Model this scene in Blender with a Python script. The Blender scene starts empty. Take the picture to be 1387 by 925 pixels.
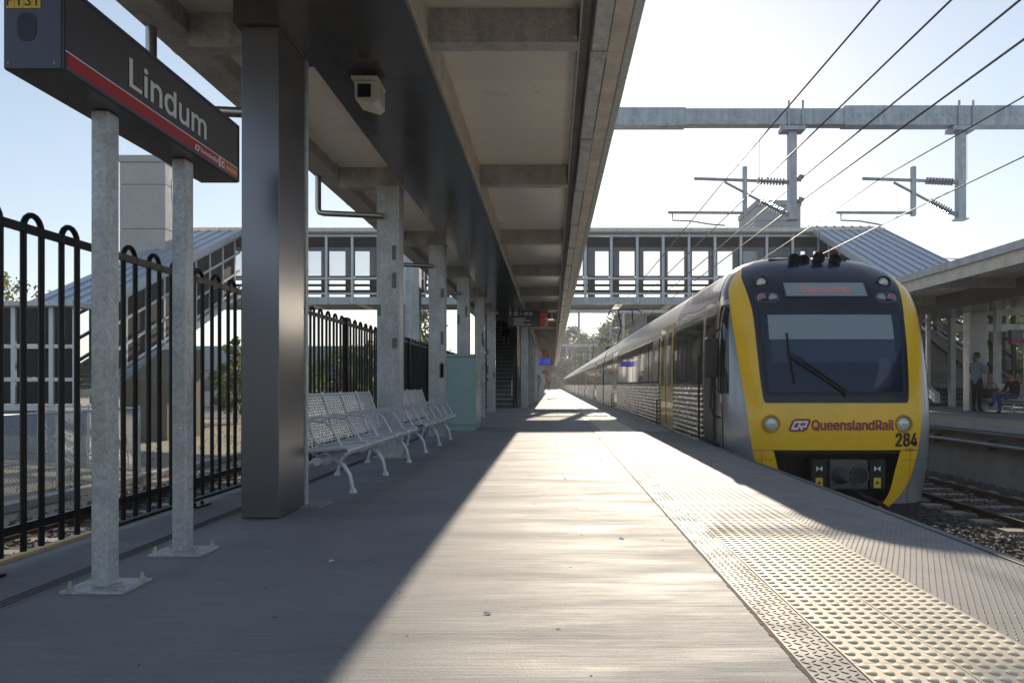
import bpy, bmesh, math, random
from mathutils import Vector, Matrix

random.seed(7)
R = math.radians
scene = bpy.context.scene
COL = scene.collection

# ------------------------------------------------------------------ camera
CAM_H = 0.83
cam = bpy.data.cameras.new('camera')
cam_o = bpy.data.objects.new('camera', cam)
COL.objects.link(cam_o)
cam_o.location = (0, 0, CAM_H)
cam_o.rotation_euler = (R(90), 0, 0)
cam.sensor_width = 36.0
cam.lens = 25.49
cam.shift_x = -0.0393
cam.shift_y = 0.0425
cam.clip_start = 0.05
cam.clip_end = 6000
scene.camera = cam_o

# ------------------------------------------------------------------ light
SUN_AZ = 8.1      # degrees to the right of +Y
SUN_EL = 20.6
world = bpy.data.worlds.new('World')
scene.world = world
world.use_nodes = True
wn = world.node_tree.nodes
wl = world.node_tree.links
wn.clear()
sky = wn.new('ShaderNodeTexSky')
sky.sky_type = 'NISHITA'
sky.sun_disc = False
sky.sun_elevation = R(SUN_EL)
sky.sun_rotation = R(SUN_AZ)
sky.altitude = 20
sky.air_density = 1.0
sky.dust_density = 0.35
sky.ozone_density = 1.6
bg = wn.new('ShaderNodeBackground')
bg.inputs['Strength'].default_value = 0.120
wo = wn.new('ShaderNodeOutputWorld')
hs = wn.new('ShaderNodeHueSaturation')
hs.inputs['Saturation'].default_value = 1.0
wl.new(sky.outputs['Color'], hs.inputs['Color'])
gm = wn.new('ShaderNodeGamma')
gm.inputs['Gamma'].default_value = 0.62
wl.new(hs.outputs['Color'], gm.inputs['Color'])
wl.new(gm.outputs['Color'], bg.inputs['Color'])
wl.new(bg.outputs['Background'], wo.inputs['Surface'])

sun = bpy.data.lights.new('sun', 'SUN')
sun.energy = 3.1
sun.angle = R(0.53)
sun.color = (1.0, 0.86, 0.67)
sun_o = bpy.data.objects.new('sun', sun)
COL.objects.link(sun_o)
sd = Vector((math.sin(R(SUN_AZ))*math.cos(R(SUN_EL)), math.cos(R(SUN_AZ))*math.cos(R(SUN_EL)), math.sin(R(SUN_EL))))
sun_o.rotation_euler = (-sd).to_track_quat('-Z', 'Y').to_euler()
sun_o.location = (20, 60, 40)

scene.view_settings.view_transform = 'Standard'
scene.view_settings.look = 'None'
scene.view_settings.gamma = 1.0
scene.view_settings.use_curve_mapping = False
scene.view_settings.exposure = 1.32

# ------------------------------------------------------------------ helpers
class MB:
    def __init__(self):
        self.v = []; self.f = []; self.m = []; self.cur = 0
    def add(self, vs, fs):
        o = len(self.v)
        self.v.extend([tuple(p) for p in vs])
        for f in fs:
            self.f.append(tuple(i + o for i in f)); self.m.append(self.cur)
        return self
    def box(self, x0, y0, z0, x1, y1, z1):
        if x0 > x1: x0, x1 = x1, x0
        if y0 > y1: y0, y1 = y1, y0
        if z0 > z1: z0, z1 = z1, z0
        return self.add([(x0,y0,z0),(x1,y0,z0),(x1,y1,z0),(x0,y1,z0),(x0,y0,z1),(x1,y0,z1),(x1,y1,z1),(x0,y1,z1)],
                 [(3,2,1,0),(4,5,6,7),(0,1,5,4),(1,2,6,5),(2,3,7,6),(3,0,4,7)])
    def bar(self, p0, p1, w, h, up=(0,0,1)):
        p0 = Vector(p0); p1 = Vector(p1); d = (p1-p0).normalized(); up = Vector(up)
        s = d.cross(up)
        if s.length < 1e-4: s = d.cross(Vector((1,0,0)))
        s.normalize(); u = s.cross(d).normalized()
        vs = []
        for p in (p0, p1):
            for a, b in ((-1,-1),(1,-1),(1,1),(-1,1)):
                vs.append(p + s*(a*w/2) + u*(b*h/2))
        return self.add(vs, [(0,1,2,3),(7,6,5,4),(4,5,1,0),(5,6,2,1),(6,7,3,2),(7,4,0,3)])
    def tube(self, pts, r, n=8, cap=True):
        pts = [Vector(p) for p in pts]; rings = []
        rs = r if isinstance(r, (list, tuple)) else [r]*len(pts)
        pu = None
        for i, p in enumerate(pts):
            d = (pts[min(i+1, len(pts)-1)] - pts[max(i-1, 0)]).normalized()
            if pu is None:
                a = Vector((0,0,1)) if abs(d.z) < .9 else Vector((1,0,0))
                pu = d.cross(a).normalized()
            u = (pu - d*pu.dot(d)).normalized(); pu = u
            w = d.cross(u)
            rings.append([p + (u*math.cos(2*math.pi*k/n) + w*math.sin(2*math.pi*k/n))*rs[i] for k in range(n)])
        vs = [q for rg in rings for q in rg]; fs = []
        for i in range(len(pts)-1):
            for k in range(n):
                k2 = (k+1) % n
                fs.append((i*n+k, i*n+k2, (i+1)*n+k2, (i+1)*n+k))
        if cap:
            fs.append(tuple(range(n-1, -1, -1))); fs.append(tuple((len(pts)-1)*n+k for k in range(n)))
        return self.add(vs, fs)
    def prism(self, poly, axis, a, b):
        # poly: list of 2D points; axis 'x','y','z'; extruded from a to b
        def mk(p, t):
            if axis == 'x': return (t, p[0], p[1])
            if axis == 'y': return (p[0], t, p[1])
            return (p[0], p[1], t)
        n = len(poly)
        vs = [mk(p, a) for p in poly] + [mk(p, b) for p in poly]
        fs = [tuple(range(n-1, -1, -1)), tuple(range(n, 2*n))]
        for i in range(n):
            j = (i+1) % n
            fs.append((i, j, n+j, n+i))
        return self.add(vs, fs)
    def grid(self, fn, us, vs_):
        pts = [fn(u, v) for v in vs_ for u in us]; n = len(us); fs = []
        for j in range(len(vs_)-1):
            for i in range(n-1):
                fs.append((j*n+i, j*n+i+1, (j+1)*n+i+1, (j+1)*n+i))
        return self.add(pts, fs)
    def disc(self, c, axis, r0, r1, d, n=20):
        # lathe of a short cone/cylinder: centre c, axis vector, radius r0 -> r1 over depth d
        c = Vector(c); ax = Vector(axis).normalized()
        return self.tube([c, c + ax*d], [r0, r1], n)
    def lathe(self, c, axis, prof, n=20):
        # prof: list of (radius, distance along the axis)
        c = Vector(c); ax = Vector(axis).normalized()
        a = Vector((0,0,1)) if abs(ax.z) < .9 else Vector((1,0,0))
        u = ax.cross(a).normalized(); w = ax.cross(u)
        vs = [c + ax*d + (u*math.cos(2*math.pi*k/n) + w*math.sin(2*math.pi*k/n))*r for r, d in prof for k in range(n)]
        fs = [(i*n+k, i*n+(k+1) % n, (i+1)*n+(k+1) % n, (i+1)*n+k) for i in range(len(prof)-1) for k in range(n)]
        return self.add(vs, fs)
    def mesh(self, name, mats, smooth=False, off=Vector((0,0,0))):
        me = bpy.data.meshes.new(name)
        ox, oy, oz = off
        me.from_pydata([(p[0]-ox, p[1]-oy, p[2]-oz) for p in self.v], [], self.f)
        if not isinstance(mats, (list, tuple)): mats = [mats]
        for m in mats: me.materials.append(m)
        if len(mats) > 1: me.polygons.foreach_set('material_index', self.m)
        bm = bmesh.new(); bm.from_mesh(me)
        bmesh.ops.recalc_face_normals(bm, faces=bm.faces); bm.to_mesh(me); bm.free()
        if smooth:
            me.polygons.foreach_set('use_smooth', [True]*len(me.polygons))
            if smooth != 'all':
                me.set_sharp_from_angle(angle=R(38))
        me.update()
        return me
    def build(self, name, mats, parent=None, smooth=False, bevel=0, origin=None):
        off = wpos(parent) if parent is not None else Vector((0,0,0))
        if origin is not None: off = Vector(origin)
        o = bpy.data.objects.new(name, self.mesh(name, mats, smooth, off))
        COL.objects.link(o)
        if parent is not None:
            o.parent = parent; o.location = off - wpos(parent)
        else:
            o.location = off
        if bevel:
            b = o.modifiers.new('bevel', 'BEVEL'); b.width = bevel; b.segments = 2; b.limit_method = 'ANGLE'
            b.harden_normals = False
        return o

def wpos(o):
    p = Vector((0,0,0))
    while o is not None:
        p += o.location; o = o.parent
    return p

def tag(o, label, cat, group=None, kind=None):
    if label: o['label'] = label
    if cat: o['category'] = cat
    if group: o['group'] = group
    if kind: o['kind'] = kind
    return o

def thing(name, label, cat, loc=(0,0,0), group=None):
    o = bpy.data.objects.new(name, None); COL.objects.link(o); o.location = loc
    o.empty_display_size = .2
    return tag(o, label, cat, group)

def struct(o):
    o['kind'] = 'structure'; return o
def stuff(o):
    o['kind'] = 'stuff'; return o

def inst(name, mesh, loc, parent=None, rotz=0.0):
    o = bpy.data.objects.new(name, mesh); COL.objects.link(o)
    if parent is not None: o.parent = parent; o.location = Vector(loc) - wpos(parent)
    else: o.location = loc
    if rotz: o.rotation_euler.z = rotz
    return o

def copy_tree(o, parent=None):
    c = o.copy(); COL.objects.link(c); c.parent = parent
    for ch in list(o.children): copy_tree(ch, c)
    return c

def lerp_table(tab, x):
    if x <= tab[0][0]: return tab[0][1]
    for (a, va), (b, vb) in zip(tab, tab[1:]):
        if x <= b:
            t = (x-a)/(b-a); return va + (vb-va)*t
    return tab[-1][1]

def smooth_table(tab, x):
    # monotone-ish Catmull-Rom
    n = len(tab)
    if x <= tab[0][0]: return tab[0][1]
    if x >= tab[-1][0]: return tab[-1][1]
    for i in range(n-1):
        a, va = tab[i]; b, vb = tab[i+1]
        if x <= b:
            def slope(k):
                if k == 0: return (tab[1][1]-tab[0][1])/(tab[1][0]-tab[0][0])
                if k == n-1: return (tab[-1][1]-tab[-2][1])/(tab[-1][0]-tab[-2][0])
                return (tab[k+1][1]-tab[k-1][1])/(tab[k+1][0]-tab[k-1][0])
            h = b-a; t = (x-a)/h; m0 = slope(i)*h; m1 = slope(i+1)*h
            return (2*t**3-3*t*t+1)*va + (t**3-2*t*t+t)*m0 + (-2*t**3+3*t*t)*vb + (t**3-t*t)*m1

def frange(a, b, n):
    return [a + (b-a)*i/n for i in range(n+1)]

try:
    import os
    FONT = bpy.data.fonts.load(os.path.join(bpy.utils.resource_path('LOCAL'), 'datafiles', 'fonts', 'Inter.woff2'))
except Exception:
    FONT = None
def text_geo(s, height=None, width=None, spacing=1.0, bold=0.0, plain=False):
    fat = bold; bold = 0.0
    cu = bpy.data.curves.new('lettering', 'FONT'); cu.body = s; cu.space_character = spacing
    cu.offset = bold; cu.resolution_u = 4
    if FONT and not plain: cu.font = FONT
    ob = bpy.data.objects.new('lettering', cu); COL.objects.link(ob)
    dg = bpy.context.evaluated_depsgraph_get()
    me = bpy.data.meshes.new_from_object(ob.evaluated_get(dg))
    bpy.data.objects.remove(ob); bpy.data.curves.remove(cu)
    xs = [v.co.x for v in me.vertices]
    x0, x1 = min(xs), max(xs)
    # cap height of the built-in font is about 0.69 of its size
    sy = height/max(.3, max(v.co.y for v in me.vertices)) if height else width/(x1-x0)
    sx = width/(x1-x0) if width else sy
    vs = [((v.co.x-x0)*sx, v.co.y*sy, 0.0) for v in me.vertices]
    fs = [tuple(p.vertices) for p in me.polygons]
    bpy.data.meshes.remove(me)
    if fat:
        base, bf, n = list(vs), list(fs), len(vs); d = fat*(height or .1)
        for k, (ax, ay) in enumerate(((d,0),(0,d*.6),(d,d*.6))):
            vs += [(u+ax, v+ay, .0003*(k+1)) for u, v, _ in base]; fs += [tuple(i+n*(k+1) for i in f) for f in bf]
    return vs, fs

# ------------------------------------------------------------------ materials
MATS = {}
def pbr(name, col, rough=.6, metal=0.0, var=None, bump=None, rvar=None, spec=None, coat=0.0, stretch=(1,1,1), emit=None, col2=None, alpha=None, trans=0, ior=None):
    """var=(scale, amount) noise on colour (towards col2 if given); bump=(scale, strength); rvar=(scale, amount) on roughness"""
    if name in MATS: return MATS[name]
    m = bpy.data.materials.new(name); m.use_nodes = True
    nt = m.node_tree; N = nt.nodes; L = nt.links
    b = N['Principled BSDF']
    b.inputs['Base Color'].default_value = (*col, 1)
    b.inputs['Roughness'].default_value = rough
    b.inputs['Metallic'].default_value = metal
    if spec is not None: b.inputs['Specular IOR Level'].default_value = spec
    if coat: b.inputs['Coat Weight'].default_value = coat; b.inputs['Coat Roughness'].default_value = .04
    if trans: b.inputs['Transmission Weight'].default_value = trans
    if ior: b.inputs['IOR'].default_value = ior
    if alpha is not None: b.inputs['Alpha'].default_value = alpha
    if emit: b.inputs['Emission Color'].default_value = (*emit[0], 1); b.inputs['Emission Strength'].default_value = emit[1]
    if var or bump or rvar:
        g = N.new('ShaderNodeNewGeometry')
        mp = N.new('ShaderNodeMapping'); mp.inputs['Scale'].default_value = stretch
        L.new(g.outputs['Position'], mp.inputs['Vector'])
        def noise(sc, det=5):
            n = N.new('ShaderNodeTexNoise'); n.inputs['Scale'].default_value = sc; n.inputs['Detail'].default_value = det
            n.inputs['Roughness'].default_value = .62
            L.new(mp.outputs['Vector'], n.inputs['Vector']); return n
        if var:
            n = noise(var[0]); n2 = noise(var[0]*7.3, 3)
            mix = N.new('ShaderNodeMath'); mix.operation = 'MULTIPLY_ADD'
            L.new(n2.outputs['Fac'], mix.inputs[0]); mix.inputs[1].default_value = .35
            mu = N.new('ShaderNodeMath'); mu.operation = 'MULTIPLY'; L.new(n.outputs['Fac'], mu.inputs[0]); mu.inputs[1].default_value = .65
            L.new(mu.outputs[0], mix.inputs[2])
            cr = N.new('ShaderNodeMapRange'); cr.inputs['From Min'].default_value = .32; cr.inputs['From Max'].default_value = .68
            L.new(mix.outputs[0], cr.inputs['Value'])
            mx = N.new('ShaderNodeMix'); mx.data_type = 'RGBA'
            c2 = col2 if col2 else tuple(c*(1-var[1]) for c in col)
            c1 = col if col2 else tuple(min(1, c*(1+var[1]*.6)) for c in col)
            mx.inputs['A'].default_value = (*c1, 1); mx.inputs['B'].default_value = (*c2, 1)
            L.new(cr.outputs['Result'], mx.inputs['Factor'])
            L.new(mx.outputs['Result'], b.inputs['Base Color'])
        if rvar:
            n = noise(rvar[0], 4)
            cr = N.new('ShaderNodeMapRange'); cr.inputs['From Min'].default_value = .3; cr.inputs['From Max'].default_value = .7
            cr.inputs['To Min'].default_value = max(.02, rough-rvar[1]); cr.inputs['To Max'].default_value = min(1, rough+rvar[1])
            L.new(n.outputs['Fac'], cr.inputs['Value']); L.new(cr.outputs['Result'], b.inputs['Roughness'])
        if bump:
            n = noise(bump[0], 6)
            bp = N.new('ShaderNodeBump'); bp.inputs['Strength'].default_value = bump[1]; bp.inputs['Distance'].default_value = .02
            L.new(n.outputs['Fac'], bp.inputs['Height']); L.new(bp.outputs['Normal'], b.inputs['Normal'])
    MATS[name] = m
    return m

def galv_mat(name, col, metal, rough):
    m = bpy.data.materials.new(name); m.use_nodes = True
    nt = m.node_tree; N = nt.nodes; L = nt.links; b = N['Principled BSDF']
    g = N.new('ShaderNodeNewGeometry')
    vo = N.new('ShaderNodeTexVoronoi'); vo.inputs['Scale'].default_value = 75; L.new(g.outputs['Position'], vo.inputs['Vector'])
    no = N.new('ShaderNodeTexNoise'); no.inputs['Scale'].default_value = 3.5; no.inputs['Detail'].default_value = 7; no.inputs['Roughness'].default_value = .68
    L.new(g.outputs['Position'], no.inputs['Vector'])
    st = N.new('ShaderNodeMapping'); st.inputs['Scale'].default_value = (9, 9, .7); L.new(g.outputs['Position'], st.inputs['Vector'])
    ns = N.new('ShaderNodeTexNoise'); ns.inputs['Scale'].default_value = 1.5; ns.inputs['Detail'].default_value = 5; L.new(st.outputs['Vector'], ns.inputs['Vector'])
    sep = N.new('ShaderNodeSeparateColor'); L.new(vo.outputs['Color'], sep.inputs[0])
    a = N.new('ShaderNodeMath'); a.operation = 'MULTIPLY_ADD'; L.new(sep.outputs[0], a.inputs[0]); a.inputs[1].default_value = .20
    b1 = N.new('ShaderNodeMath'); b1.operation = 'MULTIPLY_ADD'; L.new(no.outputs['Fac'], b1.inputs[0]); b1.inputs[1].default_value = .75
    c1 = N.new('ShaderNodeMath'); c1.operation = 'MULTIPLY'; L.new(ns.outputs['Fac'], c1.inputs[0]); c1.inputs[1].default_value = .4
    L.new(c1.outputs[0], b1.inputs[2]); L.new(b1.outputs[0], a.inputs[2])
    cr = N.new('ShaderNodeValToRGB'); cr.color_ramp.elements[0].position = .42; cr.color_ramp.elements[1].position = .95
    cr.color_ramp.elements[0].color = (*[c*.52 for c in col], 1); cr.color_ramp.elements[1].color = (*[min(1, c*1.22) for c in col], 1)
    L.new(a.outputs[0], cr.inputs['Fac']); L.new(cr.outputs['Color'], b.inputs['Base Color'])
    b.inputs['Metallic'].default_value = metal
    rr = N.new('ShaderNodeMapRange'); rr.inputs['To Min'].default_value = rough-.12; rr.inputs['To Max'].default_value = rough+.2
    L.new(no.outputs['Fac'], rr.inputs['Value']); L.new(rr.outputs['Result'], b.inputs['Roughness'])
    return m

galv = galv_mat('galvanised_steel', (.56,.58,.60), .35, .45)
galv_dull = galv_mat('galvanised_steel_weathered', (.52,.50,.46), .25, .5)
white_steel = pbr('frame_paint', (.55,.58,.62), .4, .3, var=(4,.12))

def concrete_mat(name, c_lo, c_hi, brushed, rough_lo, rough_hi):
    m = bpy.data.materials.new(name); m.use_nodes = True
    nt = m.node_tree; N = nt.nodes; L = nt.links; b = N['Principled BSDF']
    g = N.new('ShaderNodeNewGeometry')
    def nz(scale, det, st, rg=.6):
        mp = N.new('ShaderNodeMapping'); mp.inputs['Scale'].default_value = st; L.new(g.outputs['Position'], mp.inputs['Vector'])
        n = N.new('ShaderNodeTexNoise'); n.inputs['Scale'].default_value = scale; n.inputs['Detail'].default_value = det; n.inputs['Roughness'].default_value = rg
        L.new(mp.outputs['Vector'], n.inputs['Vector']); return n
    big = nz(.9, 6, (1,1,1)); br = nz(6, 6, (.42, 11.0, 1) if brushed else (1,1,1), .68); fine = nz(95, 3, (1,1,1)); patch = nz(1.5, 6, (.55,2.6,1), .66)
    a = N.new('ShaderNodeMath'); a.operation = 'MULTIPLY_ADD'; L.new(big.outputs['Fac'], a.inputs[0]); a.inputs[1].default_value = .46
    a2 = N.new('ShaderNodeMath'); a2.operation = 'MULTIPLY_ADD'; L.new(br.outputs['Fac'], a2.inputs[0]); a2.inputs[1].default_value = .34
    a3 = N.new('ShaderNodeMath'); a3.operation = 'MULTIPLY'; L.new(fine.outputs['Fac'], a3.inputs[0]); a3.inputs[1].default_value = .30
    L.new(a3.outputs[0], a2.inputs[2]); L.new(a2.outputs[0], a.inputs[2])
    cr = N.new('ShaderNodeValToRGB'); cr.color_ramp.elements[0].position = .36; cr.color_ramp.elements[1].position = .74
    cr.color_ramp.elements[0].color = (*c_lo, 1); cr.color_ramp.elements[1].color = (*c_hi, 1)
    L.new(a.outputs[0], cr.inputs['Fac'])
    # small dark stains
    sp = nz(2.6, 8, (1,1,1), .75)
    sr = N.new('ShaderNodeMapRange'); sr.inputs['From Min'].default_value = .60; sr.inputs['From Max'].default_value = .74
    sr.inputs['To Min'].default_value = 1.0; sr.inputs['To Max'].default_value = .72; L.new(sp.outputs['Fac'], sr.inputs['Value'])
    mu = N.new('ShaderNodeMix'); mu.data_type = 'RGBA'; mu.blend_type = 'MULTIPLY'; mu.inputs['Factor'].default_value = 1
    L.new(cr.outputs['Color'], mu.inputs['A']); L.new(sr.outputs['Result'], mu.inputs['B'])
    L.new(mu.outputs['Result'], b.inputs['Base Color'])
    pr = N.new('ShaderNodeMapRange'); pr.inputs['From Min'].default_value = .36; pr.inputs['From Max'].default_value = .64
    pr.inputs['To Min'].default_value = rough_lo; pr.inputs['To Max'].default_value = rough_hi; L.new(patch.outputs['Fac'], pr.inputs['Value'])
    ra = N.new('ShaderNodeMath'); ra.operation = 'MULTIPLY_ADD'; L.new(br.outputs['Fac'], ra.inputs[0]); ra.inputs[1].default_value = -.20
    rb = N.new('ShaderNodeMath'); rb.operation = 'ADD'; L.new(pr.outputs['Result'], rb.inputs[0]); rb.inputs[1].default_value = .10
    L.new(rb.outputs[0], ra.inputs[2]); L.new(ra.outputs[0], b.inputs['Roughness'])
    b.inputs['Specular IOR Level'].default_value = .3
    ad = N.new('ShaderNodeMath'); ad.operation = 'MULTIPLY_ADD'; L.new(fine.outputs['Fac'], ad.inputs[0]); ad.inputs[1].default_value = .35; L.new(br.outputs['Fac'], ad.inputs[2])
    bp = N.new('ShaderNodeBump'); bp.inputs['Strength'].default_value = .5; bp.inputs['Distance'].default_value = .005
    L.new(ad.outputs[0], bp.inputs['Height']); L.new(bp.outputs['Normal'], b.inputs['Normal'])
    return m

conc_platform = concrete_mat('brushed_platform_concrete', (.142,.146,.158), (.325,.328,.338), True, .64, .80)
conc_wall = concrete_mat('wall_concrete', (.22,.21,.20), (.38,.37,.35), False, .7, .9)
conc_tower = concrete_mat('tower_concrete', (.34,.34,.34), (.46,.46,.45), False, .7, .9)
black_paint = pbr('black_powdercoat', (.008,.008,.009), .38, 0, spec=.3, var=(8,.3))
dark_clad = pbr('dark_grey_cladding', (.20,.20,.22), .30, .75, rvar=(.7,.05))
bulk_gloss = pbr('bulkhead_panel_gloss', (.11,.105,.10), .18, .2, rvar=(.8,.04), var=(1.2,.2))
cream = pbr('cream_soffit', (.90,.83,.71), .36, 0, var=(1.2,.05), rvar=(1.2,.12))
cream_dirty = pbr('cream_fascia', (.74,.67,.56), .5, 0, var=(5,.3))
tactile = pbr('tactile_tile', (.62,.55,.43), .6, 0, spec=.3, var=(3.0,.26), bump=(90,.08))

def per_object_tint(m, lo, hi):
    nt = m.node_tree; b = nt.nodes['Principled BSDF']; src = b.inputs['Base Color'].links[0].from_socket
    oi = nt.nodes.new('ShaderNodeObjectInfo'); mr = nt.nodes.new('ShaderNodeMapRange'); mr.inputs['To Min'].default_value = lo; mr.inputs['To Max'].default_value = hi
    mx = nt.nodes.new('ShaderNodeMix'); mx.data_type = 'RGBA'; mx.blend_type = 'MULTIPLY'; mx.inputs['Factor'].default_value = 1
    nt.links.new(oi.outputs['Random'], mr.inputs['Value']); nt.links.new(src, mx.inputs['A']); nt.links.new(mr.outputs['Result'], mx.inputs['B']); nt.links.new(mx.outputs['Result'], b.inputs['Base Color'])
per_object_tint(tactile, .92, 1.05); per_object_tint(cream, .92, 1.04)
plate_steel = pbr('tread_plate', (.21,.205,.20), .62, .1, spec=.3, var=(3,.2), rvar=(5,.12))
stainless = pbr('stainless_steel', (.52,.50,.475), .28, 1.0, rvar=(6,.06))
stainless_brushed = pbr('stainless_brushed', (.48,.46,.43), .33, 1.0, rvar=(9,.08))
silver_paint = pbr('silver_paint', (.36,.37,.40), .3, .55, coat=.4)
yellow_paint = pbr('yellow_paint', (.93,.53,.008), .32, 0, var=(2.2,.10), coat=.45)
door_yellow = pbr('door_yellow', (.66,.37,.02), .25, 0, coat=.5)
maroon = pbr('maroon_paint', (.13,.015,.03), .25, 0, coat=.5)
navy = pbr('navy_panel', (.008,.012,.028), .25, 0, spec=.3, coat=.2)
dark_glass = pbr('dark_glass', (.012,.014,.018), .05, 0, spec=.7)
screen_glass = pbr('windscreen_glass', (.008,.018,.050), .05, 0, spec=.35)
black_rubber = pbr('black_rubber', (.010,.010,.011), .6)
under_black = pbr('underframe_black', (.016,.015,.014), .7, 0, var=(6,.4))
rail_steel = pbr('rail_side_rust', (.10,.065,.045), .6, .3, var=(9,.3))
rail_top = pbr('rail_top_polished', (.55,.52,.48), .2, 1.0)
sleeper_m = pbr('concrete_sleeper', (.30,.27,.23), .85, 0, var=(6,.3))
ballast_m = pbr('ballast_stone', (.115,.10,.088), .85, 0, var=(14,.55))
ballast_base = pbr('ballast_bed', (.10,.088,.078), .95, 0, var=(18,.6), bump=(35,1.0))
ground_m = pbr('gravel_ground', (.24,.20,.15), .95, 0, var=(.8,.4), bump=(18,.8))
grass_m = pbr('dry_grass', (.10,.105,.045), .95, 0, var=(6,.5), bump=(40,.8))
asphalt = pbr('asphalt', (.055,.055,.058), .85, 0, var=(5,.25), bump=(60,.4))
roof_sheet = pbr('ribbed_roof_steel', (.36,.40,.47), .38, .45, var=(1.5,.1))
teal_paint = pbr('pale_teal_paint', (.34,.49,.48), .4, 0, var=(2,.08))
bench_paint = pbr('bench_silver_paint', (.64,.66,.69), .38, .25, var=(5,.1))
sign_dark = pbr('sign_charcoal', (.075,.075,.084), .3, .1, coat=.2)
sign_end = pbr('sign_end_blue_grey', (.075,.085,.125), .4, .2)
sign_red = pbr('sign_red', (.42,.018,.025), .35)
sign_white = pbr('sign_white', (.78,.79,.80), .4)
sign_orange = pbr('sign_orange', (.62,.11,.015), .35)
sign_yellow = pbr('sign_yellow', (.75,.50,.04), .4)
ink = pbr('black_ink', (.012,.012,.014), .5)
brick_red_ink = pbr('maroon_lettering', (.30,.035,.06), .4)
wire_m = pbr('wire_dark', (.05,.05,.055), .5, .4)
porcelain = pbr('insulator_grey', (.34,.35,.37), .25, 0)
lens_clear = pbr('lamp_lens', (.62,.62,.60), .25, .2, coat=.6)
lens_red = pbr('lamp_lens_red', (.45,.06,.07), .12, 0, coat=.6)
lens_white = pbr('lamp_lens_grey', (.33,.35,.38), .12, 0, coat=.6)

def clear_glass(name, tint, opac):
    m = bpy.data.materials.new(name); m.use_nodes = True
    nt = m.node_tree; b = nt.nodes['Principled BSDF']; b.inputs['Base Color'].default_value = (*tint, 1); b.inputs['Roughness'].default_value = .05
    tr = nt.nodes.new('ShaderNodeBsdfTransparent'); mx = nt.nodes.new('ShaderNodeMixShader'); mx.inputs[0].default_value = opac
    out = [n for n in nt.nodes if n.type == 'OUTPUT_MATERIAL'][0]
    nt.links.new(tr.outputs[0], mx.inputs[1]); nt.links.new(b.outputs[0], mx.inputs[2]); nt.links.new(mx.outputs[0], out.inputs['Surface'])
    return m

# ================================================================== SETTING
# ground: one sheet to the horizon
g = MB(); g.grid(lambda u, v: (u, v, -1.32 + (0.25*max(0, min(1, (-u-9)/6)) if u < 0 else 0)), [-3000,-600,-150,-60,-30,-20,-15,-12,-9,-4,0,9,20,60,150,600,3000], [-400,-60,-20,0,10,20,30,45,80,200,600,3500])
struct(g.build('ground', ground_m))

# trackbed sheets (ballast) raised in a low heap
def bed(name, x0, x1, y0, y1):
    b = MB()
    b.prism([(x0-.35, -1.31), (x1+.35, -1.31), (x1, -1.135), (x0, -1.135)], 'y', y0, y1)
    return struct(b.build(name, ballast_base))
bed('ballast_bed', 2.35, 8.5, -6, 260)
bed('ballast_bed', -7.6, -2.75, -6, 260)

# main platform: concrete deck, back edge at x=-2.56, steel-plated front edge at 2.20
pl = MB(); pl.box(-2.56, -6, -.22, .733, 150, 0); pl.box(.733, -6, -.22, 2.185, 150, -.006)
platform = struct(pl.build('platform', conc_platform))
pw = MB(); pw.box(-2.40, -6, -1.32, 2.02, 150, -.22); pw.build('platform_wall', conc_wall, platform)
# ragged dark grout line between concrete and plate
gl = MB(); rg = random.Random(21); yy = 1.2; L0 = []; L1 = []
while yy < 40:
    L0.append((.727 - rg.uniform(.0,.009)*rg.random(), yy, .002)); L1.append((.7365, yy, .002)); yy += .022 if yy < 12 else .4
nL = len(L0); gl.add(L0+L1, [(i, i+1, nL+i+1, nL+i) for i in range(nL-1)])
gl.build('grout_line', pbr('grout_dark', (.06,.053,.045), .9, 0, var=(12,.4)), platform)
# gum spots and a few scraps of litter
gs = MB(); rg = random.Random(33)
for _ in range(90):
    x = rg.uniform(-2.4, .70); y = 2.0 + 12*rg.random()**1.6; r_ = rg.uniform(.003, .009); n_ = 9
    gs.add([(x+r_*rg.uniform(.7,1.2)*math.cos(6.283*k/n_), y+r_*rg.uniform(.7,1.2)*math.sin(6.283*k/n_), .0012) for k in range(n_)], [tuple(range(n_))])
stuff(gs.build('gum_spots', pbr('gum_dark', (.075,.07,.066), .8), platform))
for (x, y) in ((.36, 3.9), (-.25, 2.62), (-1.05, 3.4), (.1, 6.4), (.52, 8.0)):
    sc = MB(); sc.add([(x,y,.001),(x+.025,y+.006,.006),(x+.03,y+.022,.002),(x+.004,y+.018,.009)], [(0,1,2,3)])
    sc.build('paper_scrap', pbr('paper_scrap', (.7,.68,.62), .8), platform)
# edge nosing
nm = MB(); nm.box(2.150, -6, -.16, 2.20, 150, .012); nm.build('edge_nosing', pbr('nosing_dark', (.07,.075,.09), .5, .2, var=(4,.2)), platform, bevel=.006)
# steel plates
P_L0, P_L1 = .737, .887      # narrow plate beside the concrete
T0 = .8886                   # tactile start
T1 = T0 + .602
P_R0, P_R1 = T1 + .002, 2.149
PLW = 1.8
ys = [1.2 + PLW*i for i in range(30)]
m1 = MB(); m1.box(P_L0, 0, -.005, P_L1, PLW-.004, .004); me_l = m1.mesh('edge_plate', plate_steel)
m2 = MB(); m2.box(P_R0, 0, -.005, P_R1, PLW-.004, .004); me_r = m2.mesh('edge_plate', plate_steel)
for i, y in enumerate(ys):
    inst('edge_plate', me_l, (0, y, 0), platform); inst('edge_plate', me_r, (0, y+.9, 0), platform)
m3 = MB(); m3.box(P_L0, -6, -.005, P_L1, 1.19, .004); m3.box(P_L0, 1.2+30*PLW+.01, -.005, P_L1, 150, .004)
m3.box(P_R0, -6, -.005, P_R1, 2.09, .004); m3.box(P_R0, 2.1+30*PLW+.01, -.005, P_R1, 150, .004)
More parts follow.
